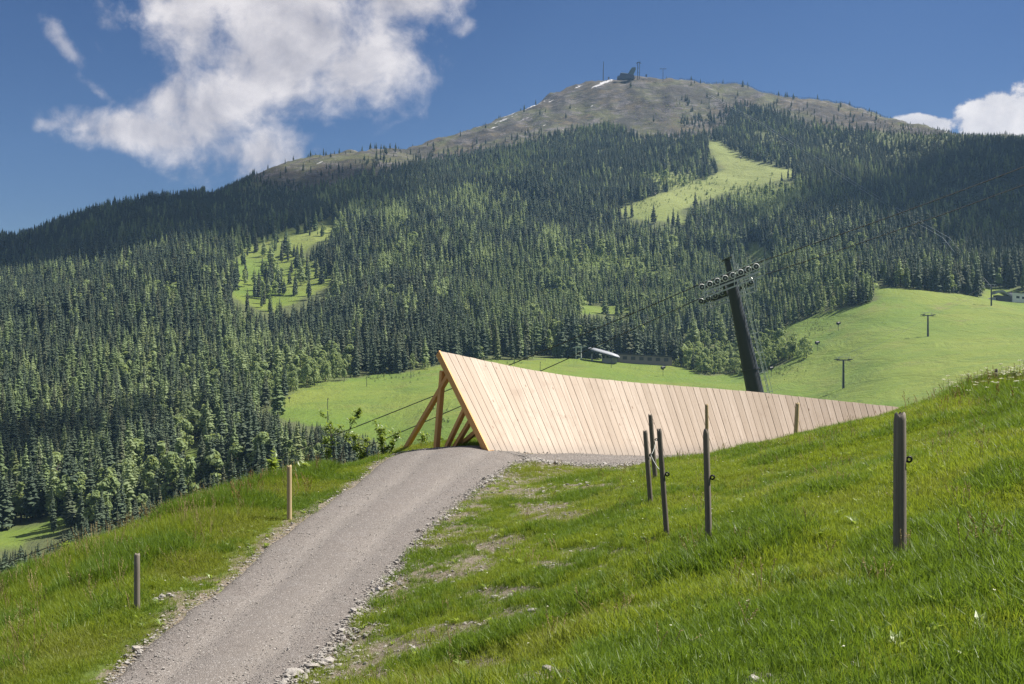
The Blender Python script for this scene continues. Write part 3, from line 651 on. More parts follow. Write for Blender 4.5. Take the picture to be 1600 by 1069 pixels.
# crossarm and the two sheave trains, nearer and farther
ca = pt + ax * .18
m_ = MB(); m_.beam(ca - dep * 3.3, ca + dep * 3.3, .42, .34, ax); m_.build('crossarm', M['steel'], pyl)
m_ = MB(); m_.beam(ca + ax * .1, ca + ax * 1.42, .34, .30, dep); m_.beam(ca + ax * 1.36 - dep * 1.6, ca + ax * 1.36 + dep * 1.6, .1, .12, ax)
m_.build('lifting_frame', M['dark_steel'], pyl)
m_ = MB()
for k in (-.3, .12): m_.beam(ca + ax * .3 + right * .42 + dep * k, ca + ax * 1.6 + right * .42 + dep * k, .045, .045)
for t in np.arange(.35, 1.6, .2): m_.beam(ca + ax * t + right * .42 - dep * .3, ca + ax * t + right * .42 + dep * .12, .03, .03)
m_.tube(ca + ax * .3 - dep * .3, ca + ax * .3 - dep * .62, .11, .11, 10)
m_.build('top_ladder', M['steel_light'], pyl)
TRAIN = []
for sgn, dd in ((-1, 3.25), (1, 3.25)):
    c = ca + dep * dd * sgn + rup * (.10 if sgn < 0 else -.80)
    if sgn < 0: c = P(1139.5, 434.5, D0 - 3.25)
    tr = MB().beam(c - rope_dir * 1.95 - rup * .10, c + rope_dir * 1.95 - rup * .10, .10, .10)
    for q in (-1.45, -.48, .48, 1.45): tr.beam(c + rope_dir * (q - .42) - rup * .02, c + rope_dir * (q + .42) - rup * .02, .14, .16)
    tr.beam(c - rup * .22 - rope_dir * 1.0, c - rup * .22 + rope_dir * 1.0, .12, .14); tr.beam(c - rup * .24, ca + dep * (dd - .4) * sgn, .2, .2)
    MB().beam(c - rope_dir * 2.0 - rup * .30, c + rope_dir * 2.0 - rup * .30, .16, .12).build('train_carrier', M['steel'], pyl)
    t_ob = tr.build('sheave_train', M['dark_steel'], pyl)
    for i in range(8):
        wc = c + rope_dir * (i - 3.5) * .532 + rup * .07 - dep * .05
        wheel = MB().ring(wc, dep, .185, .034, 20, 8).build('sheave_wheel', M['white_liner'] if sgn < 0 else M['steel'], pyl)
        MB().tube(wc - dep * .05, wc + dep * .05, .155, .155, 16).build('hub_disc', M['dark_steel'], wheel)
        MB().tube(wc - dep * .075, wc + dep * .06, .06, .06, 10).build('hub_cap', M['steel'], wheel)
    TRAIN.append(c + rup * .29)
    # maintenance walkway with railings slung below the wheels
    wk = MB(); fl = c - rup * .62 + dep * .25 * sgn; L2 = 2.05
    for k in (-.3, .3): wk.beam(fl - rope_dir * L2 + dep * k, fl + rope_dir * L2 + dep * k, .05, .09)
    for q in np.arange(-L2, L2 + .01, .137): wk.beam(fl + rope_dir * q - dep * .3, fl + rope_dir * q + dep * .3, .05, .025)
    wk.build('walkway', M['steel'], pyl)
    rl = MB(); o2 = dep * .32 * sgn
    for q in (-L2, -L2 / 2, 0, L2 / 2, L2): rl.beam(fl + rope_dir * q + o2, fl + rope_dir * q + o2 + Vector((0, 0, 1.05)), .035, .035)
    for h in (.55, 1.05): rl.beam(fl - rope_dir * L2 + o2 + Vector((0, 0, h)), fl + rope_dir * L2 + o2 + Vector((0, 0, h)), .035, .035)
    for e in (-1, 1):
        rl.beam(fl + rope_dir * L2 * e - dep * .3, fl + rope_dir * L2 * e - dep * .3 + Vector((0, 0, .8)), .035, .035)
    rl.build('railing', M['steel_light'], pyl)
    for e in (-1.3, 1.3): MB().beam(fl + rope_dir * e, c + rope_dir * e - rup * .1, .05, .05).build('hanger', M['steel'], pyl)
# ropes: straight spans with a little sag
def rope(name, pts, sag, r, mat_, label, group=None, nseg=22):
    m_ = MB(); allp = []
    for a, b in zip(pts[:-1], pts[1:]):
        allp += [a.lerp(b, i / nseg) - Vector((0, 0, sag * (b - a).length * 4 * (i / nseg) * (1 - i / nseg))) for i in range(nseg)]
    allp.append(pts[-1]); m_.poly(allp, r, 5); return top(m_, name, mat_, label, 'cable', pts[0], group)
rA = [P(-60, 905, 73), P(430, 716, 73.2), TRAIN[0] - rope_dir * 1.9, TRAIN[0] + rope_dir * 1.9, P(1600, 261, 74.5), P(2000, 92, 75)]
rB = [P(-60, 960, 79.5), P(430, 758, 79.6), TRAIN[1] - rope_dir * 1.9, TRAIN[1] + rope_dir * 1.9, P(1600, 289, 81), P(2000, 125, 82)]
rope('lift_rope', rA, .006, .033, M['rope'], 'upper of the two dark ropes running over the nearer row of pylon wheels')
rope('lift_rope', rB, .006, .033, M['rope'], 'lower of the two dark ropes running over the farther row of pylon wheels')

# ------------------------------------------------------------------ far lift buildings, pylons, masts on the slopes
def far_pylon(base_, H, arm, rot, label, n=2, group='T-shaped pylons on the slopes'):
    r_ = thing('chairlift_pylon', label, 'lift pylon', base_, group); b = Vector(base_); t_ = b + Vector((0, 0, H)); a2 = Vector((math.cos(rot), math.sin(rot), 0)); d2 = Vector((-a2.y, a2.x, 0))
    MB().tube(b - Vector((0, 0, 1)), t_, .62, .42, 12).build('mast', M['dark_steel'], r_)
    MB().beam(t_ - a2 * arm, t_ + a2 * arm, .6, .6).build('crossarm', M['dark_steel'], r_)
    for e in (-1, 1):
        c = t_ + a2 * arm * e; m_ = MB().beam(c - d2 * 1.9 + Vector((0, 0, .35)), c + d2 * 1.9 + Vector((0, 0, .35)), .5, .45)
        m_.beam(c - d2 * 1.9 - Vector((0, 0, .6)), c + d2 * 1.9 - Vector((0, 0, .6)), .8, .12); m_.build('sheave_train', M['dark_steel'], r_)
    m_ = MB().beam(t_ - a2 * arm * .7, t_ - a2 * arm * .7 + Vector((0, 0, 1.6)), .2, .2).beam(t_ + a2 * arm * .7, t_ + a2 * arm * .7 + Vector((0, 0, 1.6)), .2, .2)
    m_.beam(t_ - a2 * arm * 1.05 + Vector((0, 0, 1.6)), t_ + a2 * arm * 1.05 + Vector((0, 0, 1.6)), .22, .22); m_.build('lifting_frame', M['steel'], r_)
    m_ = MB().beam(b + Vector((-.8, -.3, 0)), t_ + Vector((-.6, -.3, 0)), .1, .1).build('ladder', M['steel'], r_)
    return t_
f1 = fhit(1318, 607, 400); tp1 = far_pylon(f1, 44 / F * f1.y, 4.1 / 1, .35, 'lowest and leftmost of the three T-shaped pylons on the green meadow')
f2 = fhit(1450, 526, 500); tp2 = far_pylon(f2, 33 / F * f2.y, 4.1, .35, 'middle one of the three T-shaped pylons on the green meadow')
f3 = fhit(1549, 478, 600); tp3 = far_pylon(f3, 30 / F * f3.y, 4.3, .35, 'T-shaped pylon right before the white valley building on the meadow edge')
s1 = fhit(1036, 127, 2300); tp4 = far_pylon(s1 - Vector((0, 0, 1)), 20 / F * s1.y, 6, 0., 'lone T-shaped pylon on the bald summit right of the top station')
def rope_pair(pts, half, rot, r, mat_, lab):
    a2 = Vector((math.cos(rot), math.sin(rot), 0)) * half
    for e, nm in ((-1, lab[0]), (1, lab[1])): rope('chairlift_rope', [p + a2 * e + Vector((0, 0, .6)) for p in pts], .004, r, mat_, nm)
rope_pair([tp1, tp2, tp3], 4.1, .35, .05, M['rope'], ('left of the two thin ropes over the meadow pylons', 'right of the two thin ropes over the meadow pylons'))
# long pale ropes rising from the right station to the bald top
q0 = fhit(1545, 462, 700) + Vector((0, 0, 7)); mid1 = fhit(1478, 412, 950) + Vector((0, 0, 26)); mid2 = fhit(1278, 265, 1400) + Vector((0, 0, 16)); mid3 = fhit(1190, 205, 1700) + Vector((0, 0, 14)); mid4 = fhit(1108, 158, 1900) + Vector((0, 0, 12))
for k, (e, nm) in enumerate(((-3.2, 'left of the two long shiny ropes climbing over the dark right forest'), (3.2, 'right of the two long shiny ropes climbing over the dark right forest'))):
    rope('uphill_rope', [p + Vector((e, 0, 0)) for p in (q0, mid1, mid2, mid3, mid4)], .004, .11, M['bright_rope'], nm, None, 14)
far_pylon(fhit(1108, 163, 1900), 12, 4, 0, 'small pylon low on the bald dome under the summit', group=None)
far_pylon(fhit(1478, 420, 950) , 24, 4, .3, 'tall slender pylon rising out of the dark right forest', group=None)

# middle station: pale barrel roof on legs with a long flat-roofed shed behind
c0 = fhit(940, 566, 700); dS = c0.y
def Q(px, py, dd=0.): return P(px, py, dS + dd)
st = thing('lift_station', 'lift station with a pale rounded roof on legs beside a long flat shed', 'lift station', c0)
m_ = MB(); n = 10; pr = None
A0, A1 = Q(919, 545), Q(968, 558); axis = (A1 - A0).normalized(); sd = Vector((axis.y, -axis.x, 0)).normalized() * -1
rings = []
for t, kx, kh in ((0, .35, .4), (.06, .8, .8), (.25, 1, 1), (.75, 1, 1), (.95, .9, .75), (1, .5, .35)):
    c = A0.lerp(A1, t); rings.append([c + sd * 5.0 * kx * math.cos(math.pi * i / n) + Vector((0, 0, 2.3 * kh * math.sin(math.pi * i / n) - .4)) for i in range(n + 1)])
vs = [p for r_ in rings for p in r_]; fs = [(a * (n + 1) + i, a * (n + 1) + i + 1, (a + 1) * (n + 1) + i + 1, (a + 1) * (n + 1) + i) for a in range(5) for i in range(n)]
m_.add(vs, fs, True); m_.add(vs, [tuple(range(n + 1)), tuple(range(5 * (n + 1) + n, 5 * (n + 1) - 1, -1))]); m_.build('canopy', M['roof_metal'], st)
m_ = MB().beam(A0 + axis * 1.5 - Vector((0, 0, .9)), A1 - axis * 1.5 - Vector((0, 0, .9)), 8.2, 1.1); m_.build('drive_housing', M['glass'], st)
for px, py in ((925, 571), (946, 564), (958, 562)):
    tpp = Q(px, 553); MB().tube(Vector((tpp.x, tpp.y, g1(tpp.x, tpp.y) - 1)), tpp, .7, .55, 8).build('support_leg', M['concrete'], st)
tpp = Q(946, 560, 2); MB().box(tpp + Vector((3, 0, -1.6)), 11, 5, 3.4).build('control_room', M['concrete'], st)
shd = [Q(966, 559, 10), Q(1050, 563, 10)]
e0, e1 = shd; z0 = min(g1(e0.x, e0.y), g1(e1.x, e1.y)) - 2
m_ = MB().hexa([Vector((e0.x, e0.y, z0)), Vector((e1.x, e1.y, z0)), Vector((e1.x, e1.y + 26, z0)), Vector((e0.x, e0.y + 26, z0)), e0 + Vector((0, 0, 2.4)), e1 + Vector((0, 0, 2.2)), e1 + Vector((0, 26, 2.2)), e0 + Vector((0, 26, 2.4))])
m_.build('shed_wall', M['timber_wall'], st)
m_ = MB().hexa([e0 + Vector((-.8, -.8, 2.45)), e1 + Vector((.8, -.8, 2.25)), e1 + Vector((.8, 27, 2.25)), e0 + Vector((-.8, 27, 2.45)), e0 + Vector((-.8, -.8, 3.3)), e1 + Vector((.8, -.8, 3.0)), e1 + Vector((.8, 27, 3.0)), e0 + Vector((-.8, 27, 3.3))])
m_.build('shed_roof', M['dark_roof'], st)
for k in range(6):
    c = e0.lerp(e1, (k + .8) / 6.5); MB().box(c + Vector((0, -.06, .1)), 3.2, .16, 2.4).build('shed_door', M['dark_roof'], st)
# its two slim entry pylons
for px, pyb, pyt, lab in ((900, 572, 541, 'left of two slim pale pylons before the rounded station roof'), (908, 571, 541, 'right of two slim pale pylons before the rounded station roof')):
    b = fhit(px, pyb, 700); b.y = dS + 1; b.x = (px - CX) / F * b.y; b.z = g1(b.x, b.y); tpz = (HZ - pyt) / F * b.y
    r_ = thing('entry_pylon', lab, 'lift pylon', b, 'entry pylons of the middle station'); MB().tube(b - Vector((0, 0, .5)), Vector((b.x, b.y, tpz)), .5, .4, 8).build('mast', M['steel_light'], r_)
    MB().beam(Vector((b.x - 2.6, b.y, tpz - 1.2)), Vector((b.x + 4, b.y, tpz - .2)), .5, .45).build('sheave_train', M['steel_light'], r_)
    MB().beam(Vector((b.x, b.y - 2, tpz - .1)), Vector((b.x, b.y + 2, tpz - .1)), .35, .3).build('crossarm', M['steel_light'], r_)
# right station
c1 = fhit(1586, 474, 700); dR = c1.y + 6
def Q2(px, py, dd=0.): return P(px, py, dR + dd)
r2 = thing('valley_station', 'white lift building with a peaked grey canopy at the right meadow edge', 'lift station', c1)
def prism(name, pts, depth, mat_, parent, back=(0, 1, 0)):
    bk = Vector(back) * depth; k = len(pts); m_ = MB(); v0 = list(pts) + [p + bk for p in pts]
    m_.add(v0, [tuple(range(k - 1, -1, -1)), tuple(range(k, 2 * k))] + [(i, (i + 1) % k, k + (i + 1) % k, k + i) for i in range(k)]); return m_.build(name, mat_, parent)
prism('canopy', [Q2(1555, 460), Q2(1558, 454), Q2(1567, 453), Q2(1580, 461), Q2(1579, 463), Q2(1567, 456.5), Q2(1559, 458)], 9, M['roof_metal'], r2)
prism('machine_room', [Q2(1558, 472), Q2(1558, 461), Q2(1579, 463), Q2(1579, 474)], 8, M['dark_roof'], r2)
prism('lower_annex', [Q2(1539, 473), Q2(1539, 468), Q2(1556, 464), Q2(1557, 474)], 8, M['concrete'], r2)
prism('cabin_shed', [Q2(1582, 474), Q2(1582, 457), Q2(1640, 462), Q2(1640, 482)], 14, M['white_wall'], r2)
prism('cabin_shed_roof', [Q2(1581, 457, -.5), Q2(1581, 455.5, -.5), Q2(1641, 460.4, -.5), Q2(1641, 462, -.5)], 15, M['dark_roof'], r2)
for k in range(5): prism('shed_window', [Q2(1588 + k * 9, 466 + k, -.08), Q2(1588 + k * 9, 462.5 + k, -.08), Q2(1593 + k * 9, 463 + k, -.08), Q2(1593 + k * 9, 466.5 + k, -.08)], .3, M['glass'], r2)
# top station, twin-legged end pylon and mast on the summit
d5 = fhit(985, 126, 2200).y
def Q3(px, py, dd=0.): return P(984 + (px - 984) * 1.12, 124.5 + (py - 126.5) * 1.15, d5 + dd)
r3 = thing('summit_station', 'dark low station with a tilted green canopy on the summit', 'lift station', Q3(980, 123))
prism('base_building', [Q3(967, 125), Q3(967, 121.5), Q3(970, 121), Q3(971, 117.5), Q3(982, 118.5), Q3(990, 120), Q3(991, 125)], 16, M['dark_roof'], r3)
prism('canopy', [Q3(981, 119), Q3(987, 110), Q3(992, 109.5), Q3(992.5, 113), Q3(989, 120)], 11, M['green_panel'], r3)
prism('snow_cap', [Q3(972, 117.4, -.3), Q3(972, 116.8, -.3), Q3(981, 117.8, -.3), Q3(981, 118.4, -.3)], 14, M['white_wall'], r3)
r4 = thing('end_pylon', 'tall twin-legged pylon beside the green canopy on the summit', 'lift pylon', Q3(996, 123))
for px in (995, 997.4): MB().tube(Q3(px, 127), Q3(px, 103.5), .75, .6, 8).build('mast', M['dark_steel'], r4)
m_ = MB().beam(Q3(993, 104.6), Q3(996.2, 103), 2., 1.).beam(Q3(996.2, 103), Q3(1000, 104.6), 2., 1.).beam(Q3(994, 103), Q3(999, 102.4), 1., .6); m_.build('crossarm', M['dark_steel'], r4)
for py in (117, 111): MB().beam(Q3(995, py), Q3(997.4, py), .5, .5).build('brace', M['dark_steel'], r4)
r5 = thing('radio_mast', 'thin pale radio mast on the snowy left side of the summit', 'mast', Q3(947, 127))
MB().tube(Q3(947, 128), Q3(947, 113), 1.0, .85, 6).build('mast', M['dark_steel'], r5); MB().tube(Q3(947.2, 113), Q3(947.5, 102), .75, .55, 6).build('antenna', M['dark_steel'], r5)
for px, py, lab in ((954.5, 124.5, 'small slanted dark box left of the summit station'), (1007, 121, 'small dark hut right of the twin-legged summit pylon')):
    r_ = thing('hut', lab, 'hut', Q3(px, py + 2)); MB().box(Q3(px, py + .6), 2.6, 3, 3.2).build('body', M['dark_roof'], r_); MB().box(Q3(px, py - 1), 3.4, 3.8, .5).build('roof', M['dark_roof'], r_)
# snow fence along the right-hand ridge
sf = thing('snow_fence', 'long thin dark fence running along the right ridge', 'fence', fhit(1200, 153, 2000))
m_ = MB(); m2 = MB(); pr = None
for px in np.arange(1062, 1388, 2.6):
    ridge = None; best = 1e9
    d = np.linspace(2000, 2700, 300); X_ = (px - CX) / F * d; yy_ = HZ - F * ground(X_, d) / d; k = int(np.argmin(yy_)); b = Vector((X_[k], d[k], HZ)); b.z = float(ground(np.array([b.x]), np.array([b.y]))[0])
    m_.beam(b - Vector((0, 0, .5)), b + Vector((0, 0, 3.2)), .4, .4)
    if pr is not None:
        for h in (1.3, 2.6): m2.beam(pr + Vector((0, 0, h)), b + Vector((0, 0, h)), .15, .22)
    pr = b
o = m_.build('fence_posts', M['dark_steel'], sf); o['kind'] = 'stuff'; m2.build('rails', M['dark_steel'], sf)
# snow guns and lance poles on the meadows
def snow_gun(px, py, hpx, lab, d0=400):
    b = fhit(px, py, d0); H = hpx / F * b.y; s = H / 8.; r_ = thing('snow_gun', lab, 'snow gun', b, 'snow guns on the meadows')
    MB().tube(b - Vector((0, 0, .5)), b + Vector((0, 0, H * .62)), .16, .13, 6).build('pole', M['dark_steel'], r_)
    c = b + Vector((0, 0, H * .78)); m_ = MB().tube(c + Vector((-1.0, -.5, -.1)) * s * 1.3, c + Vector((1.0, .5, .35)) * s * 1.3, 1.15 * s, .95 * s, 10).ring(c + Vector((1., .5, .35)) * s * 1.3, (1, .5, .2), 1. * s, .14 * s, 12, 5)
    m_.build('fan_barrel', M['black'], r_); MB().box(c - Vector((0, 0, 1.25)) * s, 1.1 * s, 1. * s, .8 * s).build('mount', M['dark_steel'], r_)
for a in [(1310, 517, 15, 'snow gun on the meadow close under the corner of the forest'), (1277, 549, 17, 'snow gun on the meadow left of the small dark bushes'), (1205, 589, 17, 'snow gun on the meadow just right of the leaning pylon'),
          (1036, 588, 17, 'snow gun on the bulging meadow right of the middle station'), (452, 629, 9, 'snow gun at the far left tip of the left meadow')]: snow_gun(*a)
snow_gun(1157, 253, 9, 'upper snow gun on the steep ski run', 1300); snow_gun(1024, 310, 9, 'lower snow gun beside the steep ski run', 1200)
def lance(px, pyb, pyt, lab, d0=330):
    b = fhit(px, pyb, d0); H = (pyb - pyt) / F * b.y; r_ = thing('snow_lance', lab, 'snow lance', b, 'snow lances on the meadows')
    MB().tube(b - Vector((0, 0, .5)), b + Vector((0, 0, H * .92)), .2, .15, 6).build('pole', M['dark_steel'], r_); MB().tube(b + Vector((0, 0, H * .92)), b + Vector((.25, 0, H)), .28, .22, 6).build('nozzle_head', M['dark_steel'], r_)
for a in [(955, 575, 559, 'lance before the long flat shed'), (844, 580, 566, 'lance left of the station on the middle meadow'), (642, 591, 570, 'lance near the two round trees at the meadow edge'), (445, 637, 619, 'lance at the left tip of the left meadow'), (512, 660, 622, 'tall lance left of the sapling on the left meadow'), (547, 684, 652, 'tall lance at the lower edge of the left meadow'), (573, 604, 588, 'short lance beside the brown bank')]: lance(*a)

# ------------------------------------------------------------------ trees
def mesh_from(name, V, Fc, mi, mats, smooth=False):
    me = bpy.data.meshes.new(name); me.from_pydata([tuple(v_) for v_ in V], [], Fc)
    for m_ in mats: me.materials.append(m_)
    if mi is not None: me.polygons.foreach_set('material_index', mi)
    me.polygons.foreach_set('use_smooth', [smooth] * len(Fc)); me.update(); return me
def conifer(seed, width=.165, low=.10, whorls=15, gap=.0):
    r = random.Random(seed); V = []; Fc = []
    def q(*p):
        b = len(V); V.extend(p); Fc.append(tuple(range(b, b + len(p))))
    for k in range(whorls):
        t = k / (whorls - 1); z = low + (1 - low) * t ** .92; R0 = width * ((1 - t) ** .82) * r.uniform(.78, 1.18) + .008
        if t < .12: R0 *= .75
        nb = 8 if t < .6 else 6
        a0 = r.uniform(0, 6.28)
        for j in range(nb):
            if r.random() < gap: continue
            a = a0 + j * 6.283 / nb + r.uniform(-.3, .3); Rr = R0 * r.uniform(.6, 1.2); c, s_ = math.cos(a), math.sin(a)
            wd = Rr * r.uniform(.26, .42) + .006; dr = r.uniform(.02, .055) * (1.1 - t) + .006
            zt = z + r.uniform(-.012, .012)
            p0 = (0, 0, zt + .02); m1 = (c * Rr * .55 - s_ * wd, s_ * Rr * .55 + c * wd, zt - dr * .35); m2 = (c * Rr * .55 + s_ * wd, s_ * Rr * .55 - c * wd, zt - dr * .35)
            tip = (c * Rr, s_ * Rr, zt - dr + (.015 if r.random() < .5 else 0)); mid = (c * Rr * .55, s_ * Rr * .55, zt + .012)
            q(p0, m1, mid); q(p0, mid, m2); q(m1, tip, mid); q(mid, tip, m2)
            hg = r.uniform(.025, .05) * (1.15 - t)
            q((c * Rr * .3, s_ * Rr * .3, zt), (c * Rr * .95, s_ * Rr * .95, zt - dr), (c * Rr * .62, s_ * Rr * .62, zt - dr - hg))
    q((-.006, 0, .95), (.006, 0, .95), (0, 0, 1.02)); q((0, -.006, .95), (0, .006, .95), (0, 0, 1.02))
    return V, Fc
def trunk(r0=.013, h=.9, n=5):
    V = [(math.cos(6.283 * i / n) * r0, math.sin(6.283 * i / n) * r0, -.02) for i in range(n)] + [(0, 0, h)]; return V, [(i, (i + 1) % n, n) for i in range(n)]
def broadleaf(seed, slim=1., n=460, low=.2, size=.06):
    r = random.Random(seed); V = []; Fc = []; lobes = []
    for k in range(9):
        t = r.random(); rr = .23 * slim * math.sqrt(r.random()) * (1.1 - .6 * t); a = r.uniform(0, 6.28)
        lobes.append((math.cos(a) * rr, math.sin(a) * rr, low + .12 + (.78 - low) * t, r.uniform(.10, .17) * (1.15 - .5 * t)))
    lobes.append((0, 0, .9, .09))
    for k in range(n):
        x, y, z, s = lobes[k % len(lobes)]; d = Vector((r.gauss(0, 1), r.gauss(0, 1), r.gauss(0, 1))).normalized(); p = Vector((x, y, z)) + Vector((d.x * max(.7, slim), d.y * max(.7, slim), d.z * 1.05)) * s * r.uniform(.62, 1.08)
        nrm = (d + Vector((r.gauss(0, .35), r.gauss(0, .35), r.gauss(.45, .35)))).normalized(); e = nrm.orthogonal().normalized(); f = nrm.cross(e); a = r.uniform(0, 6.28); e, f = e * math.cos(a) + f * math.sin(a), f * math.cos(a) - e * math.sin(a); sz = size * r.uniform(.6, 1.25)
        b = len(V); V += [p + e * sz, p + f * sz * .6 + nrm * sz * .25, p - e * sz * .9, p - f * sz * .6 + nrm * sz * .2]; Fc += [(b, b + 1, b + 2), (b, b + 2, b + 3)]
    return V, Fc
def limbs(seed, low=.22, slim=1.):
    r = random.Random(seed + 99); m_ = MB().tube((0, 0, -.02), (0, 0, .75), .016, .005, 5, False)
    for k in range(5):
        a = r.uniform(0, 6.28); z = r.uniform(low, .6); m_.tube((0, 0, z), (math.cos(a) * .16 * slim, math.sin(a) * .16 * slim, z + .16), .007, .003, 4, False)
    return m_.v, m_.f
def combo(name, crown, trk, cm):
    V = list(crown[0]) + list(trk[0]); b = len(crown[0]); Fc = list(crown[1]) + [tuple(i + b for i in f) for f in trk[1]]
    return proto(name, mesh_from(name, V, Fc, [0] * len(crown[1]) + [1] * len(trk[1]), [cm, M['bark']]))
CON = [conifer(k, random.uniform(.135, .18), random.uniform(.05, .16), 21, .10) for k in range(6)]
LAR = [conifer(20 + k, random.uniform(.15, .19), random.uniform(.14, .24), 17, .16) for k in range(4)]
BRO = [broadleaf(40 + k, 1. if k < 3 else .62) for k in range(5)]
BUS = [broadleaf(60 + k, 1.7, 260, .0, .075) for k in range(3)]
TK, LB = trunk(), [limbs(40 + k, .22, 1. if k < 3 else .62) for k in range(5)]
# candidate places on a jittered grid
sp = 6.1; gx, gy = np.meshgrid(np.arange(-1350, 1350, sp), np.arange(240, 2560, sp)); gx = gx.ravel() + RNG.uniform(-.48, .48, gx.size) * sp; gy = gy.ravel() + RNG.uniform(-.48, .48, gy.size) * sp
k = np.abs(gx / gy) < .56; gx, gy = gx[k], gy[k]; gzv = ground(gx, gy); tx, ty = proj(gx, gy, gzv)
SILX, SILY = [-400, 0, 200, 330, 470, 620, 690, 900, 1180, 1410, 1600, 2000], [1040, 925, 850, 795, 745, 705, 552, 590, 612, 640, 585, 470]
mm, aa = cover(gx, gy, gzv)
keep = (mm < .9) & ((gy > 332) | (tx < 470))
U = RNG.random(gx.size)
jn = fbm2(gx / 60, gy / 60, 71, 3) * 40
sparse = (aa > .5)
shr = np.zeros(gx.size)
for (a, c, rx, ry) in SHRUBBY: shr = np.maximum(shr, np.exp(-((tx - a) / rx)**2 - ((ty - c) / ry)**2))
shr = shr > .45
foot = inpoly(tx, ty, [(1045, 556), (1100, 552), (1150, 545), (1240, 528), (1250, 566), (1190, 592), (1100, 594)]) | inpoly(tx, ty, [(405, 625), (430, 596), (490, 572), (545, 575), (550, 600), (440, 640)])
# behind the ridge nothing is seen
front = np.ones(gx.size, bool)
dens_al = .012 + .05 * (fbm2(gx / 90, gy / 90, 77, 3) > .12) + .42 * np.exp(-((treeline(tx) - ty) / 10)**2)
for (a, c, rx, ry, dn) in [(1095, 190, 40, 12, .45), (1060, 165, 30, 12, .12), (1180, 188, 55, 18, .9), (1230, 200, 40, 14, .8), (1330, 190, 40, 8, .25), (590, 258, 30, 10, .4), (520, 270, 40, 12, .12), (1140, 175, 20, 8, .5), (1075, 195, 22, 7, .5)]:
    dens_al = np.maximum(dens_al, dn * np.exp(-((tx - a) / rx)**2 - ((ty - c) / ry)**2))
keep &= ~(sparse & (U > dens_al))
keep &= ~((ty < 214) & (tx > 860) & (tx < 1060) & sparse & (U > .003))
# open stands and gaps
thin = np.zeros(gx.size)
for (a, c, rx, ry, dn) in [(1050, 282, 55, 16, .8), (500, 450, 30, 30, .4), (1190, 305, 70, 22, .25), (930, 410, 70, 16, .55), (960, 430, 120, 12, .35), (310, 725, 30, 50, .6), (480, 600, 60, 20, .4), (1000, 330, 40, 14, .7), (1130, 430, 40, 10, .2), (270, 450, 30, 12, .6), (1090, 400, 30, 8, .5), (220, 510, 40, 10, .3)]:
    thin = np.maximum(thin, dn * np.exp(-((tx - a) / rx)**2 - ((ty - c) / ry)**2))
keep &= ~((RNG.random(gx.size) < thin) & ~sparse)
clear = inpoly(tx, ty, MEADOW[3]) & (RNG.random(gx.size) < .15)
keep |= clear
keep &= ~((fbm2(gx / 55, gy / 55, 83, 3) > .10) & (RNG.random(gx.size) < .45) & ~sparse)
H = (14 + 13 * RNG.random(gx.size) ** .8 + fbm2(gx / 45, gy / 45, 81, 3) * 18) * (1 - .35 * sstep(1500, 2000, gy) * sstep(250, 400, tx)); H = np.where(sparse, RNG.uniform(5, 15, gx.size), H)
yng = np.exp(-np.maximum(0, np.abs(tx + jn - 1030) - 260)**2 / 70.**2 - np.maximum(0, np.abs(ty - 465) - 45)**2 / 18.**2); yng = np.maximum(yng, .8 * np.exp(-((tx - 1180) / 110)**2 - ((ty - 312) / 26)**2)); yng = np.maximum(yng, .55 * np.exp(-((tx - 330) / 160)**2 - ((ty - 640) / 90)**2))
H = np.where((RNG.random(gx.size) < yng) & (ty < 540), H * .78, H)
H = np.where(~sparse & (tx > 320) & (tx < 470) & (ty < 320), H * .5, H); H = np.where((tx > 1370) & (ty < 226), H * .55, H)
H = np.where(shr & (RNG.random(gx.size) < .8), RNG.uniform(4, 11, gx.size), H); H = np.where(foot & (RNG.random(gx.size) < .93), RNG.uniform(9, 17, gx.size), H)
H = np.where(gy < 420, np.minimum(H, RNG.uniform(9, 17, gx.size) * gy / 400), H); H = np.maximum(H, 4)
tp_y = HZ - F * (gzv + H) / gy
yb = np.interp(tx, [415, 450, 520, 560, 600, 640, 700], [640, 660, 667, 680, 694, 714, 745]); lowb = (tx > 405) & (tx < 700) & (gy < 640) & (ty > yb)
H = np.where(lowb, np.minimum(H, (HZ - (yb + RNG.uniform(-6, 14, gx.size))) / F * gy - gzv), H); keep &= ~(lowb & (H < 5)); tp_y = HZ - F * (gzv + H) / gy
near_l = (gy < 405) & (tx < 150); H = np.where(near_l, np.minimum(H * 1.6, (HZ - (np.interp(tx, [-60, 0, 30, 92, 130], [868, 858, 852, 836, 806]) + RNG.uniform(0, 22, gx.size))) / F * gy - gzv), H); keep &= ~(near_l & (H < 3)); tp_y = HZ - F * (gzv + H) / gy
blocks = np.zeros(gx.size, bool)
for q_ in MEADOW:
    for f_ in (.4, .7, .97): blocks |= inpoly(tx, HZ - F * (gzv + H * f_) / gy, q_)
blocks &= ~sparse & ~lowb & ~near_l & ~(clear & (RNG.random(gx.size) < .8)) & (RNG.random(gx.size) < .97)
keep &= ~blocks
keep &= (tp_y < np.interp(tx, SILX, SILY) + 25) & (tx > -330) & (tx < 1930)
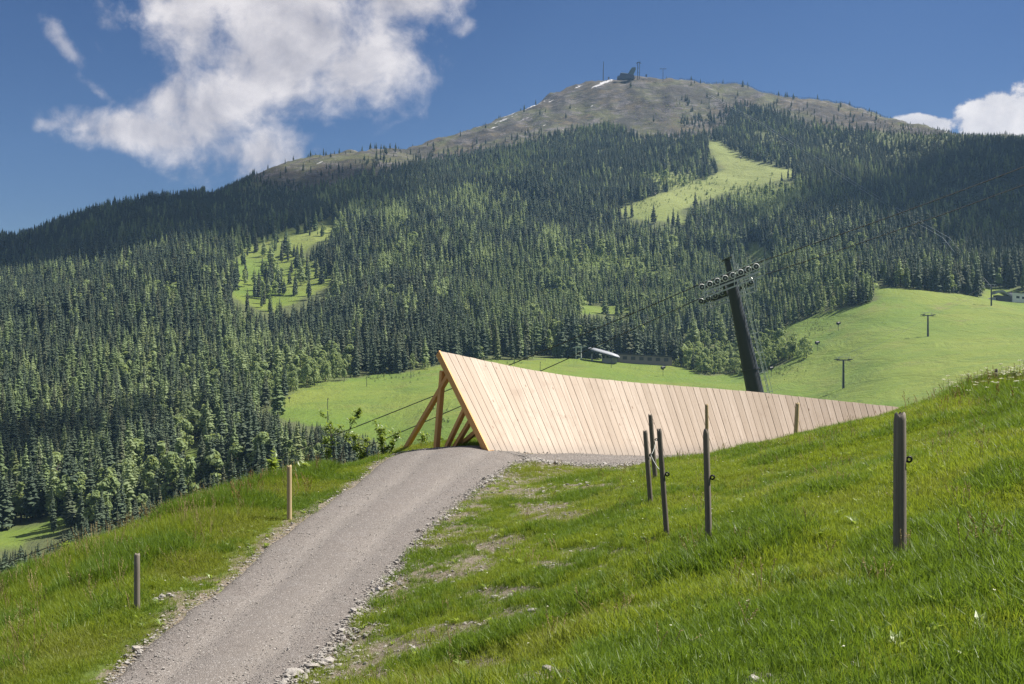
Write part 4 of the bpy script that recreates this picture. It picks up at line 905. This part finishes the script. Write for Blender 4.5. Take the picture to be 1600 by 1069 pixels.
CLUMPS = [(726, 316, 22), (750, 330, 16), (617, 355, 17), (638, 392, 14), (558, 345, 13), (504, 320, 9), (336, 337, 9), (367, 570, 17), (406, 558, 14), (382, 617, 18), (191, 601, 13), (240, 590, 9), (601, 429, 12), (757, 410, 15), (195, 425, 12), (230, 470, 14), (860, 390, 15), (1012, 385, 11), (925, 418, 24), (850, 430, 14), (985, 412, 20), (1200, 318, 34), (1150, 312, 22), (1245, 312, 22), (1080, 545, 16), (1190, 553, 22), (1130, 560, 22), (1295, 482, 14), (290, 700, 24), (325, 740, 20), (215, 770, 22), (150, 730, 16), (80, 660, 16), (470, 590, 22), (430, 470, 12), (520, 470, 14), (690, 470, 14), (830, 500, 18), (560, 520, 12), (1060, 480, 14), (1330, 400, 8), (1340, 255, 6), (1460, 330, 7), (640, 500, 14), (120, 560, 12), (40, 600, 12), (910, 486, 14), (700, 390, 10), (290, 600, 12)]
pl_ = .05 + .20 * (jn > 6) * (gy < 1750)
for (a, c, rx, ry, dn) in [(750, 322, 60, 22, .5), (700, 350, 90, 20, .2), (640, 392, 30, 25, .35), (870, 400, 25, 25, .5), (920, 405, 70, 22, .75), (990, 420, 60, 25, .5), (1190, 312, 75, 24, .75), (470, 600, 50, 22, .75), (500, 585, 40, 20, .7), (1150, 560, 90, 26, .8), (290, 720, 45, 60, .55), (390, 590, 30, 40, .5), (240, 640, 60, 50, .3),
                           (520, 372, 30, 22, .5), (80, 660, 60, 40, .25), (1310, 470, 50, 10, .4), (1120, 340, 25, 16, .3), (150, 440, 60, 20, .1), (880, 470, 90, 20, .25), (1100, 400, 40, 12, .3), (440, 430, 60, 40, .35), (180, 800, 60, 40, .4), (110, 800, 40, 30, .4), (690, 430, 40, 30, .25), (560, 470, 30, 20, .3)]:
    pl_ = np.maximum(pl_, dn * np.exp(-((tx - a) / rx)**2 - ((ty - c) / ry)**2))
spc = np.zeros(gx.size, int)                     # 0 spruce, 1 young spruce, 2 larch, 3 broadleaf
spc[RNG.random(gx.size) < np.maximum(yng * .8, .5 * (fbm2(gx / 80, gy / 80, 87, 3) > .09))] = 1
clump = np.zeros(gx.size, bool)
for (a, c, r_) in CLUMPS: clump |= ((tx - a) / r_)**2 + ((ty - c - 6) / (r_ * 1.1))**2 < 1 + jn / 60
lt = RNG.random(gx.size) < np.where(clump, .85, pl_); spc[lt] = 2; low_ = gy < 1250
spc[lt & low_ & (RNG.random(gx.size) < .55)] = 3
k = shr & (RNG.random(gx.size) < .8); spc[k] = RNG.choice([1, 2, 3], k.sum(), p=[.25, .35, .4]); k = foot & (RNG.random(gx.size) < .9); spc[k] = 3
spc[sparse] = 0
H = np.where((spc == 3) & ~shr, H * .72, H)
gx, gy, gzv, tx, ty, H, spc, sparse = (a[keep] for a in (gx, gy, gzv, tx, ty, H, spc, sparse))
size = H / gy; vis = (tx > 2) & (tx < 1598) & (HZ - F * (gzv + H * .55) / gy < np.interp(tx, SILX, SILY))
indiv = np.zeros(gx.size, bool)
for grp_, cap in (((0, 1), 290), ((2,), 70), ((3,), 120)):
    c = np.where(vis & np.isin(spc, grp_))[0]; c = c[np.argsort(-size[c])][:cap]; indiv[c] = True
print('trees', gx.size, 'species', np.bincount(spc), 'indiv', indiv.sum())
KIND = {0: ('spruce', 'spruce_tree', CON, M['spruce'], 'forest'), 1: ('young', 'spruce_tree', CON, M['young'], ''), 2: ('larch', 'larch_tree', LAR, M['larch'], ''), 3: ('broad', 'broadleaf_tree', BRO, M['broad'], '')}
CR = {s: [mesh_from('crown', *sh, None, [KIND[s][3]]) for sh in KIND[s][2]] for s in KIND}
TR = mesh_from('trunk', *TK, None, [M['bark']], True); TB3 = [mesh_from('trunk', *sh, None, [M['bark']], True) for sh in LB]
def place_of(x, y):
    c = ('at the left picture edge', 'above the left dark post', 'between the two left posts', 'above the pale bank post', 'below the left meadow', 'beside the wooden frame')[int(np.searchsorted([110, 230, 350, 470, 600], x))]
    r_ = ('high', 'halfway down', 'low', 'lowest')[int(np.searchsorted([610, 690, 760], y))]
    return r_ + ' in the valley forest ' + c
WHAT = {0: 'dark spruce', 1: 'mid green spruce', 2: 'light feathery larch', 3: 'light leafy tree'}
for i in np.where(indiv)[0]:
    s = int(spc[i]); v_ = int(RNG.integers(len(CR[s])))
    lab = WHAT[s] + ' ' + place_of(tx[i], ty[i])
    r_ = thing(KIND[s][1], lab, 'tree', (gx[i], gy[i], gzv[i]), WHAT[s] + ' trees ' + place_of(tx[i], ty[i]))
    r_.rotation_euler = (RNG.normal(0, .02), RNG.normal(0, .02), RNG.uniform(0, 6.28)); wv = H[i] * RNG.uniform(.85, 1.25); r_.scale = (wv, wv, H[i])
    link(bpy.data.objects.new('crown', CR[s][v_]), r_); link(bpy.data.objects.new('trunk', TR if s < 3 else TB3[v_]), r_)
NAMES = {0: ('spruce_forest', 'dark spruce forest covering the mountain slopes'), 1: ('young_spruce_forest', 'paler green young spruce forest on the lower middle slopes'), 2: ('larch_forest', 'light green larches scattered through the dark forest'), 3: ('broadleaf_forest', 'light green leafy trees scattered along the lower forest')}
for s in KIND:
    k = np.where((spc == s) & ~indiv)[0]; n = len(k)
    ps = [combo('tree', sh, TK if s < 3 else LB[j], KIND[s][3]) for j, sh in enumerate(KIND[s][2])]
    wv = H[k] * RNG.uniform(.72, 1.38, n)
    scatter(NAMES[s][0], np.c_[gx[k], gy[k], gzv[k]], np.c_[RNG.normal(0, .02, n), RNG.normal(0, .02, n), RNG.uniform(0, 6.28, n)], np.c_[wv, wv, H[k]], RNG.integers(0, len(ps), n), ps, NAMES[s][1])
# single round trees and bushes at the meadow edges
BM = [mesh_from('crown', *b, None, [M['broad']]) for b in BUS]; ST = mesh_from('trunk', *trunk(.03, .5), None, [M['bark']])
def bush(px, py, hpx, lab, grp=None, wide=1., d0=350, nm='round_tree'):
    b = fhit(px, py, d0); h = hpx / F * b.y; r_ = thing(nm, lab, 'tree' if nm == 'round_tree' else 'bush', b - Vector((0, 0, .04 * h)), grp); r_.scale = (h * wide, h * wide, h); r_.rotation_euler.z = RNG.uniform(0, 6.28)
    link(bpy.data.objects.new('crown', BM[int(RNG.integers(3))]), r_); link(bpy.data.objects.new('trunk', ST), r_)
bush(645, 577, 26, 'slim light green tree at the top edge of the left meadow', None, .6); bush(664, 577, 20, 'round pale bush tree left of the wall ride top', None, .9)
bush(690, 660, 16, 'dark round bush on the meadow left of the wooden frame', None, .8); bush(678, 640, 22, 'dark bush on the meadow just behind the wooden frame', None, .5)
for i in range(40):
    t_ = i / 33; px = 1062 + 172 * t_ + RNG.normal(0, 3); py = np.interp(px, [1060, 1100, 1160, 1190, 1238], [572, 583, 586, 581, 560]) - abs(RNG.normal(0, 7))
    bush(px, py, RNG.uniform(17, 34), 'light green rounded bush in the belt along the forest foot behind the leaning pylon', 'bushes along the forest foot', .8, 600, 'edge_bush')
for i in range(26):
    px = RNG.uniform(425, 540); py = np.interp(px, [420, 470, 540], [628, 606, 590]) - abs(RNG.normal(0, 8))
    bush(px, py, RNG.uniform(16, 34), 'light green rounded bush at the left forest edge above the left meadow', 'bushes above the left meadow', .7, 480, 'edge_bush')
for i in range(8):
    bush(1265 + RNG.uniform(-6, 50), 488 + RNG.uniform(-4, 4), RNG.uniform(8, 14), 'small pale bush at the forest corner above the right meadow', 'bushes at the right forest corner', .8, 600, 'edge_bush')
# tall slim birches right behind the left bank
for i, (px, d, h, lab) in enumerate([(236, 425, 21, 'leftmost tall slim pale birch behind the left bank'), (252, 440, 24, 'second from left of the slim pale birches behind the left bank'), (266, 420, 22, 'middle slim pale birch of the row behind the left bank'), (281, 432, 25, 'tallest slim pale birch behind the left bank'), (294, 418, 20, 'slim pale birch right of the tallest one behind the left bank'),
                                    (330, 425, 19, 'broad pale birch standing alone right of the slim birches'), (372, 430, 17, 'low pale birch below the left end of the left meadow'), (172, 415, 17, 'pale birch above the left dark post, left of the slim birches'), (150, 405, 14, 'short pale birch near the far left leafy shoots')]):
    x = (px - CX) / F * d; r_ = thing('birch_tree', lab, 'tree', (x, d, g1(x, d)), 'pale birches behind the left bank'); wv = h * (.95 if i < 5 else 1.2); r_.scale = (wv, wv, h); r_.rotation_euler.z = i * 1.3
    v_ = 3 + i % 2 if i < 5 else i % 3; link(bpy.data.objects.new('crown', CR[3][v_]), r_); link(bpy.data.objects.new('trunk', TB3[v_]), r_)
# low scrub, too small to count
pts = []
for (a, c, rx, ry, n, h0, h1) in [(1274, 512, 16, 9, 60, .8, 2.), (1222, 580, 14, 6, 40, .8, 1.8), (1215, 578, 30, 10, 50, .5, 1.6), (600, 590, 60, 7, 60, .5, 2.2), (1060, 284, 50, 14, 260, 1.5, 4.5), (1010, 322, 30, 12, 80, 1, 3), (1190, 310, 70, 22, 300, 2, 6), (930, 410, 80, 18, 260, 2, 5), (780, 565, 60, 5, 40, .6, 2.), (690, 655, 40, 20, 14, .8, 2.4), (440, 430, 60, 50, 100, .6, 2), (310, 725, 30, 40, 40, 1, 3), (900, 175, 100, 30, 120, .5, 1.8), (1060, 175, 80, 22, 160, .8, 3.), (560, 265, 90, 16, 120, .6, 2.2)]:
    for i in range(n):
        px, py = RNG.normal(a, rx * .6), RNG.normal(c, ry * .6); b = fhit(px, py, 450 if c > 350 else 1300, 2500)
        if b.y < 2490: pts.append((b.x, b.y, b.z, RNG.uniform(h0, h1)))
pts = np.array(pts); n = len(pts)
scatter('scrub', pts[:, :3], np.c_[np.zeros(n), np.zeros(n), RNG.uniform(0, 6.28, n)], np.c_[pts[:, 3] * .8, pts[:, 3] * .8, pts[:, 3]], RNG.integers(0, 3, n), [combo('scrub', b, trunk(.03, .4), M['broad'] if j else M['young']) for j, b in enumerate(BUS)], 'low green scrub along meadow edges and forest gaps')

# ------------------------------------------------------------------ near vegetation
def tuft(seed, n, spread, lean, wd, mat_, bend=.5):
    r = random.Random(seed); V = []; Fc = []
    for i in range(n):
        a = r.uniform(0, 6.28); d = spread * math.sqrt(r.random()); x, y = math.cos(a) * d, math.sin(a) * d; b = r.uniform(0, 6.28) if r.random() < .4 else a + r.gauss(0, .7); h = r.uniform(.45, 1.05); l = abs(r.gauss(lean, lean * .5)) * h
        c, s = math.cos(b), math.sin(b); f = r.uniform(0, 6.28); wx, wy = math.cos(f) * wd, math.sin(f) * wd; k = len(V)
        mx, my, mz = x + c * l * .3, y + s * l * .3, h * .55; ex, ey, ez = x + c * l, y + s * l, h * (1 - .25 * min(1, l / h * bend))
        V += [(x - wx, y - wy, -.08), (x + wx, y + wy, -.08), (mx + wx * .8, my + wy * .8, mz), (mx - wx * .8, my - wy * .8, mz), (ex, ey, ez)]; Fc += [(k, k + 1, k + 2, k + 3), (k + 3, k + 2, k + 4)]
    return proto('tuft', mesh_from('tuft', V, Fc, None, [mat_]))
def stalk(seed, mat_, head, n=3):
    r = random.Random(seed); m_ = MB()
    for i in range(n):
        x, y = r.uniform(-.12, .12), r.uniform(-.12, .12); l = r.gauss(0, .12), r.gauss(0, .12); h = r.uniform(.7, 1.05); a = Vector((x, y, -.05)); b = Vector((x + l[0] * .4, y + l[1] * .4, h * .6)); c = Vector((x + l[0], y + l[1], h))
        m_.tube(a, b, .006, .005, 3, False).tube(b, c, .005, .004, 3, False)
        for q in range(head):
            t_ = .72 + .28 * q / head; p = b.lerp(c, (t_ - .6) / .4); e = Vector((r.gauss(0, .02), r.gauss(0, .02), .03)); m_.tube(p, p + e, .012, .002, 3, False)
    return proto('stalk', mesh_from('stalk', m_.v, m_.f, None, [mat_]))
def rosette(seed, mat_, n=9):
    r = random.Random(seed); V = []; Fc = []
    for i in range(n):
        a = r.uniform(0, 6.28); up = r.uniform(.3, 1.); l = r.uniform(.6, 1.); c, s = math.cos(a), math.sin(a); w_ = l * r.uniform(.14, .24); k = len(V)
        V += [(0, 0, 0), (c * l * .5 - s * w_, s * l * .5 + c * w_, up * .55), (c * l * .5 + s * w_, s * l * .5 - c * w_, up * .55), (c * l, s * l, up * .75), (c * l * .5, s * l * .5, up * .48)]
        Fc += [(k, k + 4, k + 1), (k, k + 2, k + 4), (k + 4, k + 3, k + 1), (k + 4, k + 2, k + 3)]
    return proto('rosette', mesh_from('rosette', V, Fc, None, [mat_]))
def umbel(seed):
    r = random.Random(seed); m_ = MB(); mi = []; a = Vector((0, 0, -.05)); l = Vector((r.gauss(0, .08), r.gauss(0, .08), r.uniform(.75, 1.)))
    m_.tube(a, l, .007, .005, 4, False); ns = len(m_.f)
    for q in range(9):
        an = r.uniform(0, 6.28); e = l + Vector((math.cos(an), math.sin(an), 0)) * .07 * math.sqrt(r.random()) + Vector((0, 0, r.uniform(.01, .04))); m_.box(e, .035, .035, .012, Matrix.Rotation(an, 3, 'Z'))
    return proto('umbel', mesh_from('umbel', m_.v, m_.f, [0] * ns + [1] * (len(m_.f) - ns), [M['weed'], M['petal']]))
N0 = 330000
cy = 3.7 + (41 - 3.7) * RNG.random(N0) ** .62; cxx = (RNG.random(N0) * 1.16 - .58) * cy
w_d = np.clip(1.15 - cy / 60, .5, 1.)
cz = hill(cxx, cy); gpx, gpy = proj(cxx, cy, cz); pdist = path_dist(cxx, cy); bb = bare(cxx, cy, cz)
wall_x = np.interp(cxx, bx, by, left=99, right=99)
inb = (gpx > -60) & (gpx < 1660) & (gpy < 1130)
tall = np.zeros(N0)
leftbank = cxx < -.14 * cy - .5
leftbank &= inpoly(cxx, cy, [(-14, 3), (-3.5, 10)] + [tuple(p) for p in eL[:150:6]] + [(-2.5, 34), (-14, 42)])
tall = np.where(leftbank, sstep(.25, 2.0, pdist) * (.55 + 1.0 * (fbm2(cxx * .7, cy * .7, 91) + .25)), tall)
crest = np.exp(-((gpx - 1530) / 120)**2 - ((gpy - 615) / 30)**2); tall = np.maximum(tall, crest * .9)
lf = fbm2(cxx * .55, cy * .55, 95); tall = np.maximum(tall, np.where(leftbank, 0, np.clip((lf + .08) * .8, 0, .35)))
ok = inb & (pdist > -.05 + RNG.random(N0) * .16) & (cy < wall_x - .1) & (RNG.random(N0) > bb * .80 - .04)
thinout = np.clip(1.0 - bb, .25, 1)
def put(name, sel, protos, h, lab, tilt=.12, wide=None):
    n = sel.sum() if sel.dtype == bool else len(sel); hh = h * (1 if np.ndim(h) else 1); wdt = hh if wide is None else wide
    return scatter(name, np.c_[cxx[sel], cy[sel], cz[sel] - .01], np.c_[RNG.normal(0, tilt, n), RNG.normal(0, tilt, n), RNG.uniform(0, 6.28, n)], np.c_[np.broadcast_to(wdt, n), np.broadcast_to(wdt, n), np.broadcast_to(hh, n)], RNG.integers(0, len(protos), n), protos, lab)
T1 = [tuft(k, 20, .75, .42, .022, M['grass']) for k in range(6)]; T2 = [tuft(10 + k, 22, .6, .5, .027, M['grass_dark']) for k in range(4)]
lush = (fbm2(cxx * .8, cy * .8, 97) + RNG.normal(0, .07, N0) + .07 * (gpy > 850) * (gpx > 900)) > .10
hh = (.05 + .06 * RNG.random(N0) + .30 * tall) * (.55 + .45 * thinout)
s_ = ok & ~lush; put('grass', s_, T1, hh[s_], 'sunny green grass covering the hillside', .14, np.minimum(hh[s_] * 1.25, .22))
s_ = ok & lush; put('lush_grass', s_, T2, hh[s_] * 1.5, 'darker lush grass clumps on the hillside', .14, np.minimum(hh[s_] * 1.3, .26))
pick = lambda p: ok & (RNG.random(N0) < p)
s_ = pick(np.clip(.0014 + .012 * tall, 0, .02)); put('grass_stalks', s_, [stalk(k, M['straw'], 5, 4) for k in range(4)], (.24 + .42 * tall[s_]) * RNG.uniform(.7, 1.15, s_.sum()), 'thin pale flowering grass stalks', .1, .5)
s_ = pick(.35 * np.exp(-((gpx - 400) / 90)**2 - ((gpy - 775) / 30)**2) * leftbank * (RNG.random(N0) < .03) + .008 * crest); put('sorrel', s_, [stalk(30 + k, M['sorrel'], 9, 2) for k in range(3)], RNG.uniform(.4, .7, s_.sum()), 'reddish sorrel stalks on the bank top', .08, .6)
s_ = pick(.010 + .02 * leftbank); put('meadow_weeds', s_, [rosette(k, M['weed']) for k in range(4)], RNG.uniform(.05, .12, s_.sum()) + .12 * tall[s_], 'broad leaved weeds among the grass', .1)
s_ = pick(np.clip(crest - .3, 0, 1) * .045 * (gpy < 640)); put('white_flowers', s_, [umbel(k) for k in range(3)], RNG.uniform(.4, .75, s_.sum()), 'white umbel flowers along the right crest', .08, .6)
s_ = pick(.003 * np.ones(N0)); put('meadow_flowers', s_, [umbel(9)], RNG.uniform(.10, .2, s_.sum()), 'tiny pale flowers dotted through the grass', .1, .16)
# stones
def stone(seed, flat=.6, sub=1):
    import bmesh
    bm = bmesh.new(); bmesh.ops.create_icosphere(bm, subdivisions=sub, radius=.5); r = random.Random(seed)
    for v_ in bm.verts: v_.co = Vector((v_.co.x * 1.15, v_.co.y * .9, v_.co.z * flat)) * r.uniform(.72, 1.2)
    me = bpy.data.meshes.new('stone'); bm.to_mesh(me); bm.free(); me.materials.append(M['rock']); return me
SM = [proto('pebble', stone(k)) for k in range(5)]
def stones(name, x, y, s, lab, lift=.1):
    z = hill(x, y); pm = path_mask(x, y); n = len(x)
    return scatter(name, np.c_[x, y, z + s * lift + .02 * pm], np.c_[RNG.uniform(-.4, .4, n), RNG.uniform(-.4, .4, n), RNG.uniform(0, 6.28, n)], np.c_[s, s * RNG.uniform(.8, 1.2, n), s], RNG.integers(0, 5, n), SM, lab)
i_ = RNG.integers(0, NL - 1, 15000); t_ = RNG.random(15000); sx = eL[i_, 0] + (eR[i_, 0] - eL[i_, 0]) * t_ + RNG.normal(0, .05, 15000); sy = eL[i_, 1] + (eR[i_, 1] - eL[i_, 1]) * t_ + RNG.normal(0, .05, 15000)
k = sy > 7; stones('path_gravel', sx[k], sy[k], np.exp(RNG.normal(-4.2, .35, k.sum())), 'loose grey gravel on the bike path', -.05)
i_ = RNG.integers(0, int(NL * .86), 7500); off = RNG.gamma(1.5, .15, 7500) - .16; ct = (eR[i_] + eL[i_]) / 2; dirn = eR[i_] - ct; dirn /= np.linalg.norm(dirn, axis=1)[:, None]; pp = eR[i_] + dirn * off[:, None] + RNG.normal(0, .05, (7500, 2))
stones('edge_stones', pp[:, 0], pp[:, 1], np.exp(RNG.normal(-3.62, .48, 7500)), 'broken grey stones along the right path edge')
i_ = RNG.integers(0, int(NL * .55), 900); off = RNG.gamma(1.3, .08, 900) - .1; ct = (eR[i_] + eL[i_]) / 2; dirn = eL[i_] - ct; dirn /= np.linalg.norm(dirn, axis=1)[:, None]; pp = eL[i_] + dirn * off[:, None]
stones('edge_stones', pp[:, 0], pp[:, 1], np.exp(RNG.normal(-3.7, .4, 900)), 'small grey stones along the left path edge')
s_ = np.where(inb & (pdist > 0) & (RNG.random(N0) < np.clip(bb - .2, 0, 1) * .22))[0]; stones('soil_stones', cxx[s_], cy[s_], np.exp(RNG.normal(-3.5, .5, len(s_))), 'stones lying on the bare soil patches')
def rock(px, py, wpx, lab, grp, flat=.5, d0=3.5):
    b = hit(px, py, d0); w__ = wpx / F * b.y; o = link(bpy.data.objects.new('rock', stone(int(px * 7 + py), flat, 2))); o.location = b + Vector((0, 0, w__ * .12)); o.scale = (w__ / 1.1,) * 3; o.rotation_euler = (RNG.uniform(-.2, .2), RNG.uniform(-.2, .2), RNG.uniform(0, 6.28)); tag(o, lab, 'rock', grp)
G1, G2 = 'pale rocks at the lower right path edge', 'white stones beside the left dark post'
rock(462, 1054, 30, 'lowest pale flat rock at the lower right path edge', G1, .4); rock(487, 1045, 28, 'middle pale flat rock at the lower right path edge', G1, .4); rock(512, 1037, 24, 'upper pale flat rock at the lower right path edge', G1, .45)
for px, py, w__, lab in ((243, 938, 11, 'leftmost'), (254, 934, 14, 'largest'), (263, 931, 10, 'upper'), (270, 934, 9, 'rightmost'), (253, 940, 9, 'lowest')): rock(px, py, w__, lab + ' of the white stones beside the left dark post', G2)
rock(1203, 1063, 16, 'pale stone on bare soil at the bottom edge, right of centre', None); rock(1333, 1042, 15, 'grey brown stone low in the shaded right grass', None)
# saplings and leafy shrubs on the bank top
def sapling(px, pyb, d, hpx, spread, nl, leaf, lab, seed, bare_stem=.35, lean=0.):
    r = random.Random(seed); b = P(px, pyb, d); b.z = hill1(b.x, b.y) - .05; H_ = (HZ - (pyb - hpx)) / F * d - b.z; root = thing('sapling', lab, 'sapling', b)
    m_ = MB(); lv = MB(); nst = max(1, int(spread * 4)); tips = []
    for k in range(nst):
        a = r.uniform(0, 6.28); e = b + Vector((math.cos(a) * spread * H_ * .5 * r.random() + lean * H_, math.sin(a) * spread * H_ * .4 * r.random(), H_ * r.uniform(.7, 1.))); mid = b.lerp(e, .5) + Vector((r.gauss(0, .04), r.gauss(0, .04), 0)) * H_
        m_.tube(b, mid, .014, .010, 5, False).tube(mid, e, .010, .005, 5, False); tips.append((b, mid, e))
        for j in range(5):
            t_ = r.uniform(bare_stem, .95); p = (b.lerp(mid, t_ * 2) if t_ < .5 else mid.lerp(e, t_ * 2 - 1)); a = r.uniform(0, 6.28); e2 = p + Vector((math.cos(a) * .7, math.sin(a) * .7, .8)) * H_ * r.uniform(.10, .2); m_.tube(p, e2, .006, .003, 4, False); tips.append((p, p.lerp(e2, .5), e2))
    for k in range(int(nl * 1.4)):
        p0, p1, p2 = r.choice(tips); t_ = r.uniform(.45, 1.05); p = p0.lerp(p2, t_) + Vector((r.gauss(0, 1), r.gauss(0, 1), r.gauss(0, 1))) * leaf * .8
        nrm = Vector((r.gauss(0, .7), r.gauss(0, .7), 1)).normalized(); e = nrm.orthogonal().normalized(); f = nrm.cross(e); a = r.uniform(0, 6.28); e, f = e * math.cos(a) + f * math.sin(a), f * math.cos(a) - e * math.sin(a); s = leaf * r.uniform(.8, 1.5)
        lv.add([p - e * s, p + f * s * .45 - nrm * s * .1, p + e * s, p - f * s * .45 - nrm * s * .1, p], [(0, 1, 4), (4, 1, 2), (0, 4, 3), (4, 2, 3)])
    m_.build('stem', M['bark'], root); lv.build('leaves', M['weed'], root)
sapling(528, 735, 30, 118, .5, 200, .055, 'tall thin leafy sapling on the bank top in front of the left meadow', 1, .5, .10)
sapling(505, 735, 30, 60, .5, 90, .06, 'shorter sapling leaning left beside the tall thin sapling', 2, .3, -.05)
sapling(600, 712, 31, 50, 1.1, 420, .05, 'dense leafy shrub at the path crest left of the wooden frame', 3, .05)
sapling(570, 722, 30.5, 46, 1.1, 260, .05, 'loose leafy shrub lower left of the dense shrub at the crest', 4, .1)
sapling(430, 770, 27, 62, .35, 60, .07, 'upright shoot with big pale leaves left of the pale bank post', 5, .35)
sapling(472, 755, 27, 34, .35, 50, .07, 'small leafy shoot right behind the pale bank post', 6, .3)
sapling(168, 868, 23, 30, .9, 130, .06, 'low leafy shoot on the bank brow above the left dark post', 7, .1)
sapling(100, 893, 22, 44, 1., 150, .055, 'leafy shoot on the bank brow at far left', 8, .15)
sapling(122, 890, 22, 28, 1., 110, .055, 'bushy low shoot right of the far left leafy shoot', 9, .15)
sapling(45, 915, 21, 26, 1., 100, .055, 'lowest leftmost leafy shoot on the bank brow', 10, .1)
sapling(320, 806, 26, 24, .9, 90, .05, 'small shoot on the bank brow between the two left posts', 11, .1)
sapling(690, 702, 34, 22, 1.2, 150, .05, 'pale shrub growing under the wooden end frame', 12, .05)
sapling(660, 702, 34, 26, 1.2, 150, .05, 'pale shrub under the outermost strut of the wooden frame', 13, .05)
sapling(745, 702, 34, 26, 1.0, 130, .05, 'small shrub behind the lower end of the end beam', 14, .05)
sapling(1590, 612, 27, 34, 1.1, 160, .05, 'dark leafy clump on the right crest at the picture edge', 15, .05)

# ------------------------------------------------------------------ air
t = NT(bpy.data.materials.new('haze').node_tree) if False else None
hm = bpy.data.materials.new('haze'); hm.use_nodes = True; hm.cycles.volume_sampling = 'EQUIANGULAR'; nt = hm.node_tree; nt.nodes.clear(); hv = nt.nodes.new('ShaderNodeVolumePrincipled'); ho = nt.nodes.new('ShaderNodeOutputMaterial'); nt.links.new(hv.outputs[0], ho.inputs['Volume'])
hv.inputs['Color'].default_value = (.36, .61, 1., 1); hv.inputs['Density'].default_value = .00005; hv.inputs['Anisotropy'].default_value = .2
zt = max(float(TB.max()), 0) + 45; zb = min(float(TB.min()), float(Z.min())) - 1.; xr = float(np.abs(TX).max()) + 20
o = MB().box((0, (-30 + 3340) / 2, (zt + zb) / 2), 2 * xr, 3370, zt - zb).build('haze', hm); o['kind'] = 'stuff'

# ------------------------------------------------------------------ clouds overhead (out of the frame) whose shade dapples the slopes
cm = bpy.data.materials.new('cloud vapour'); cm.use_nodes = True; nt = cm.node_tree; nt.nodes.clear(); hv = nt.nodes.new('ShaderNodeVolumePrincipled'); ho = nt.nodes.new('ShaderNodeOutputMaterial'); nt.links.new(hv.outputs[0], ho.inputs['Volume'])
hv.inputs['Color'].default_value = (1, 1, 1, 1); hv.inputs['Density'].default_value = .017; hv.inputs['Anisotropy'].default_value = .3
def cloud(foot, half, zc, thick, rot, seed, lab):
    """a lumpy flat-bottomed cumulus that shades the ground around foot"""
    import bmesh
    f = Vector((foot[0], foot[1], g1(foot[0], foot[1]))); c = f + SUN_V * ((zc - f.z) / SUN_V.z)
    bm = bmesh.new(); bmesh.ops.create_icosphere(bm, subdivisions=4, radius=1.); P_ = np.array([v_.co[:] for v_ in bm.verts])
    q = 1 + 1.0 * fbm2(P_[:, 0] * 2.6 + seed + P_[:, 2], P_[:, 1] * 2.6 + P_[:, 2] * 1.3, seed, 4)
    for v_, k_ in zip(bm.verts, q):
        v_.co = Vector((v_.co.x * half[0] * k_, v_.co.y * half[1] * k_, v_.co.z * thick * k_ * (.35 if v_.co.z < 0 else 1)))
    me = bpy.data.meshes.new('cloud'); bm.to_mesh(me); bm.free(); me.materials.append(cm); o = link(bpy.data.objects.new('cloud', me)); o.location = c; o.rotation_euler.z = R(rot); o['kind'] = 'structure'; o['label'] = lab
    return o
cloud((-640, 1620), (440, 330), 1750, 170, 10, 3, 'cumulus shading the left forest ridge')
cloud((800, 1460), (380, 420), 1750, 170, -20, 8, 'cumulus shading the right forest')
cloud((-290, 560), (95, 80), 1700, 90, 0, 12, 'small cumulus shading the far left valley')
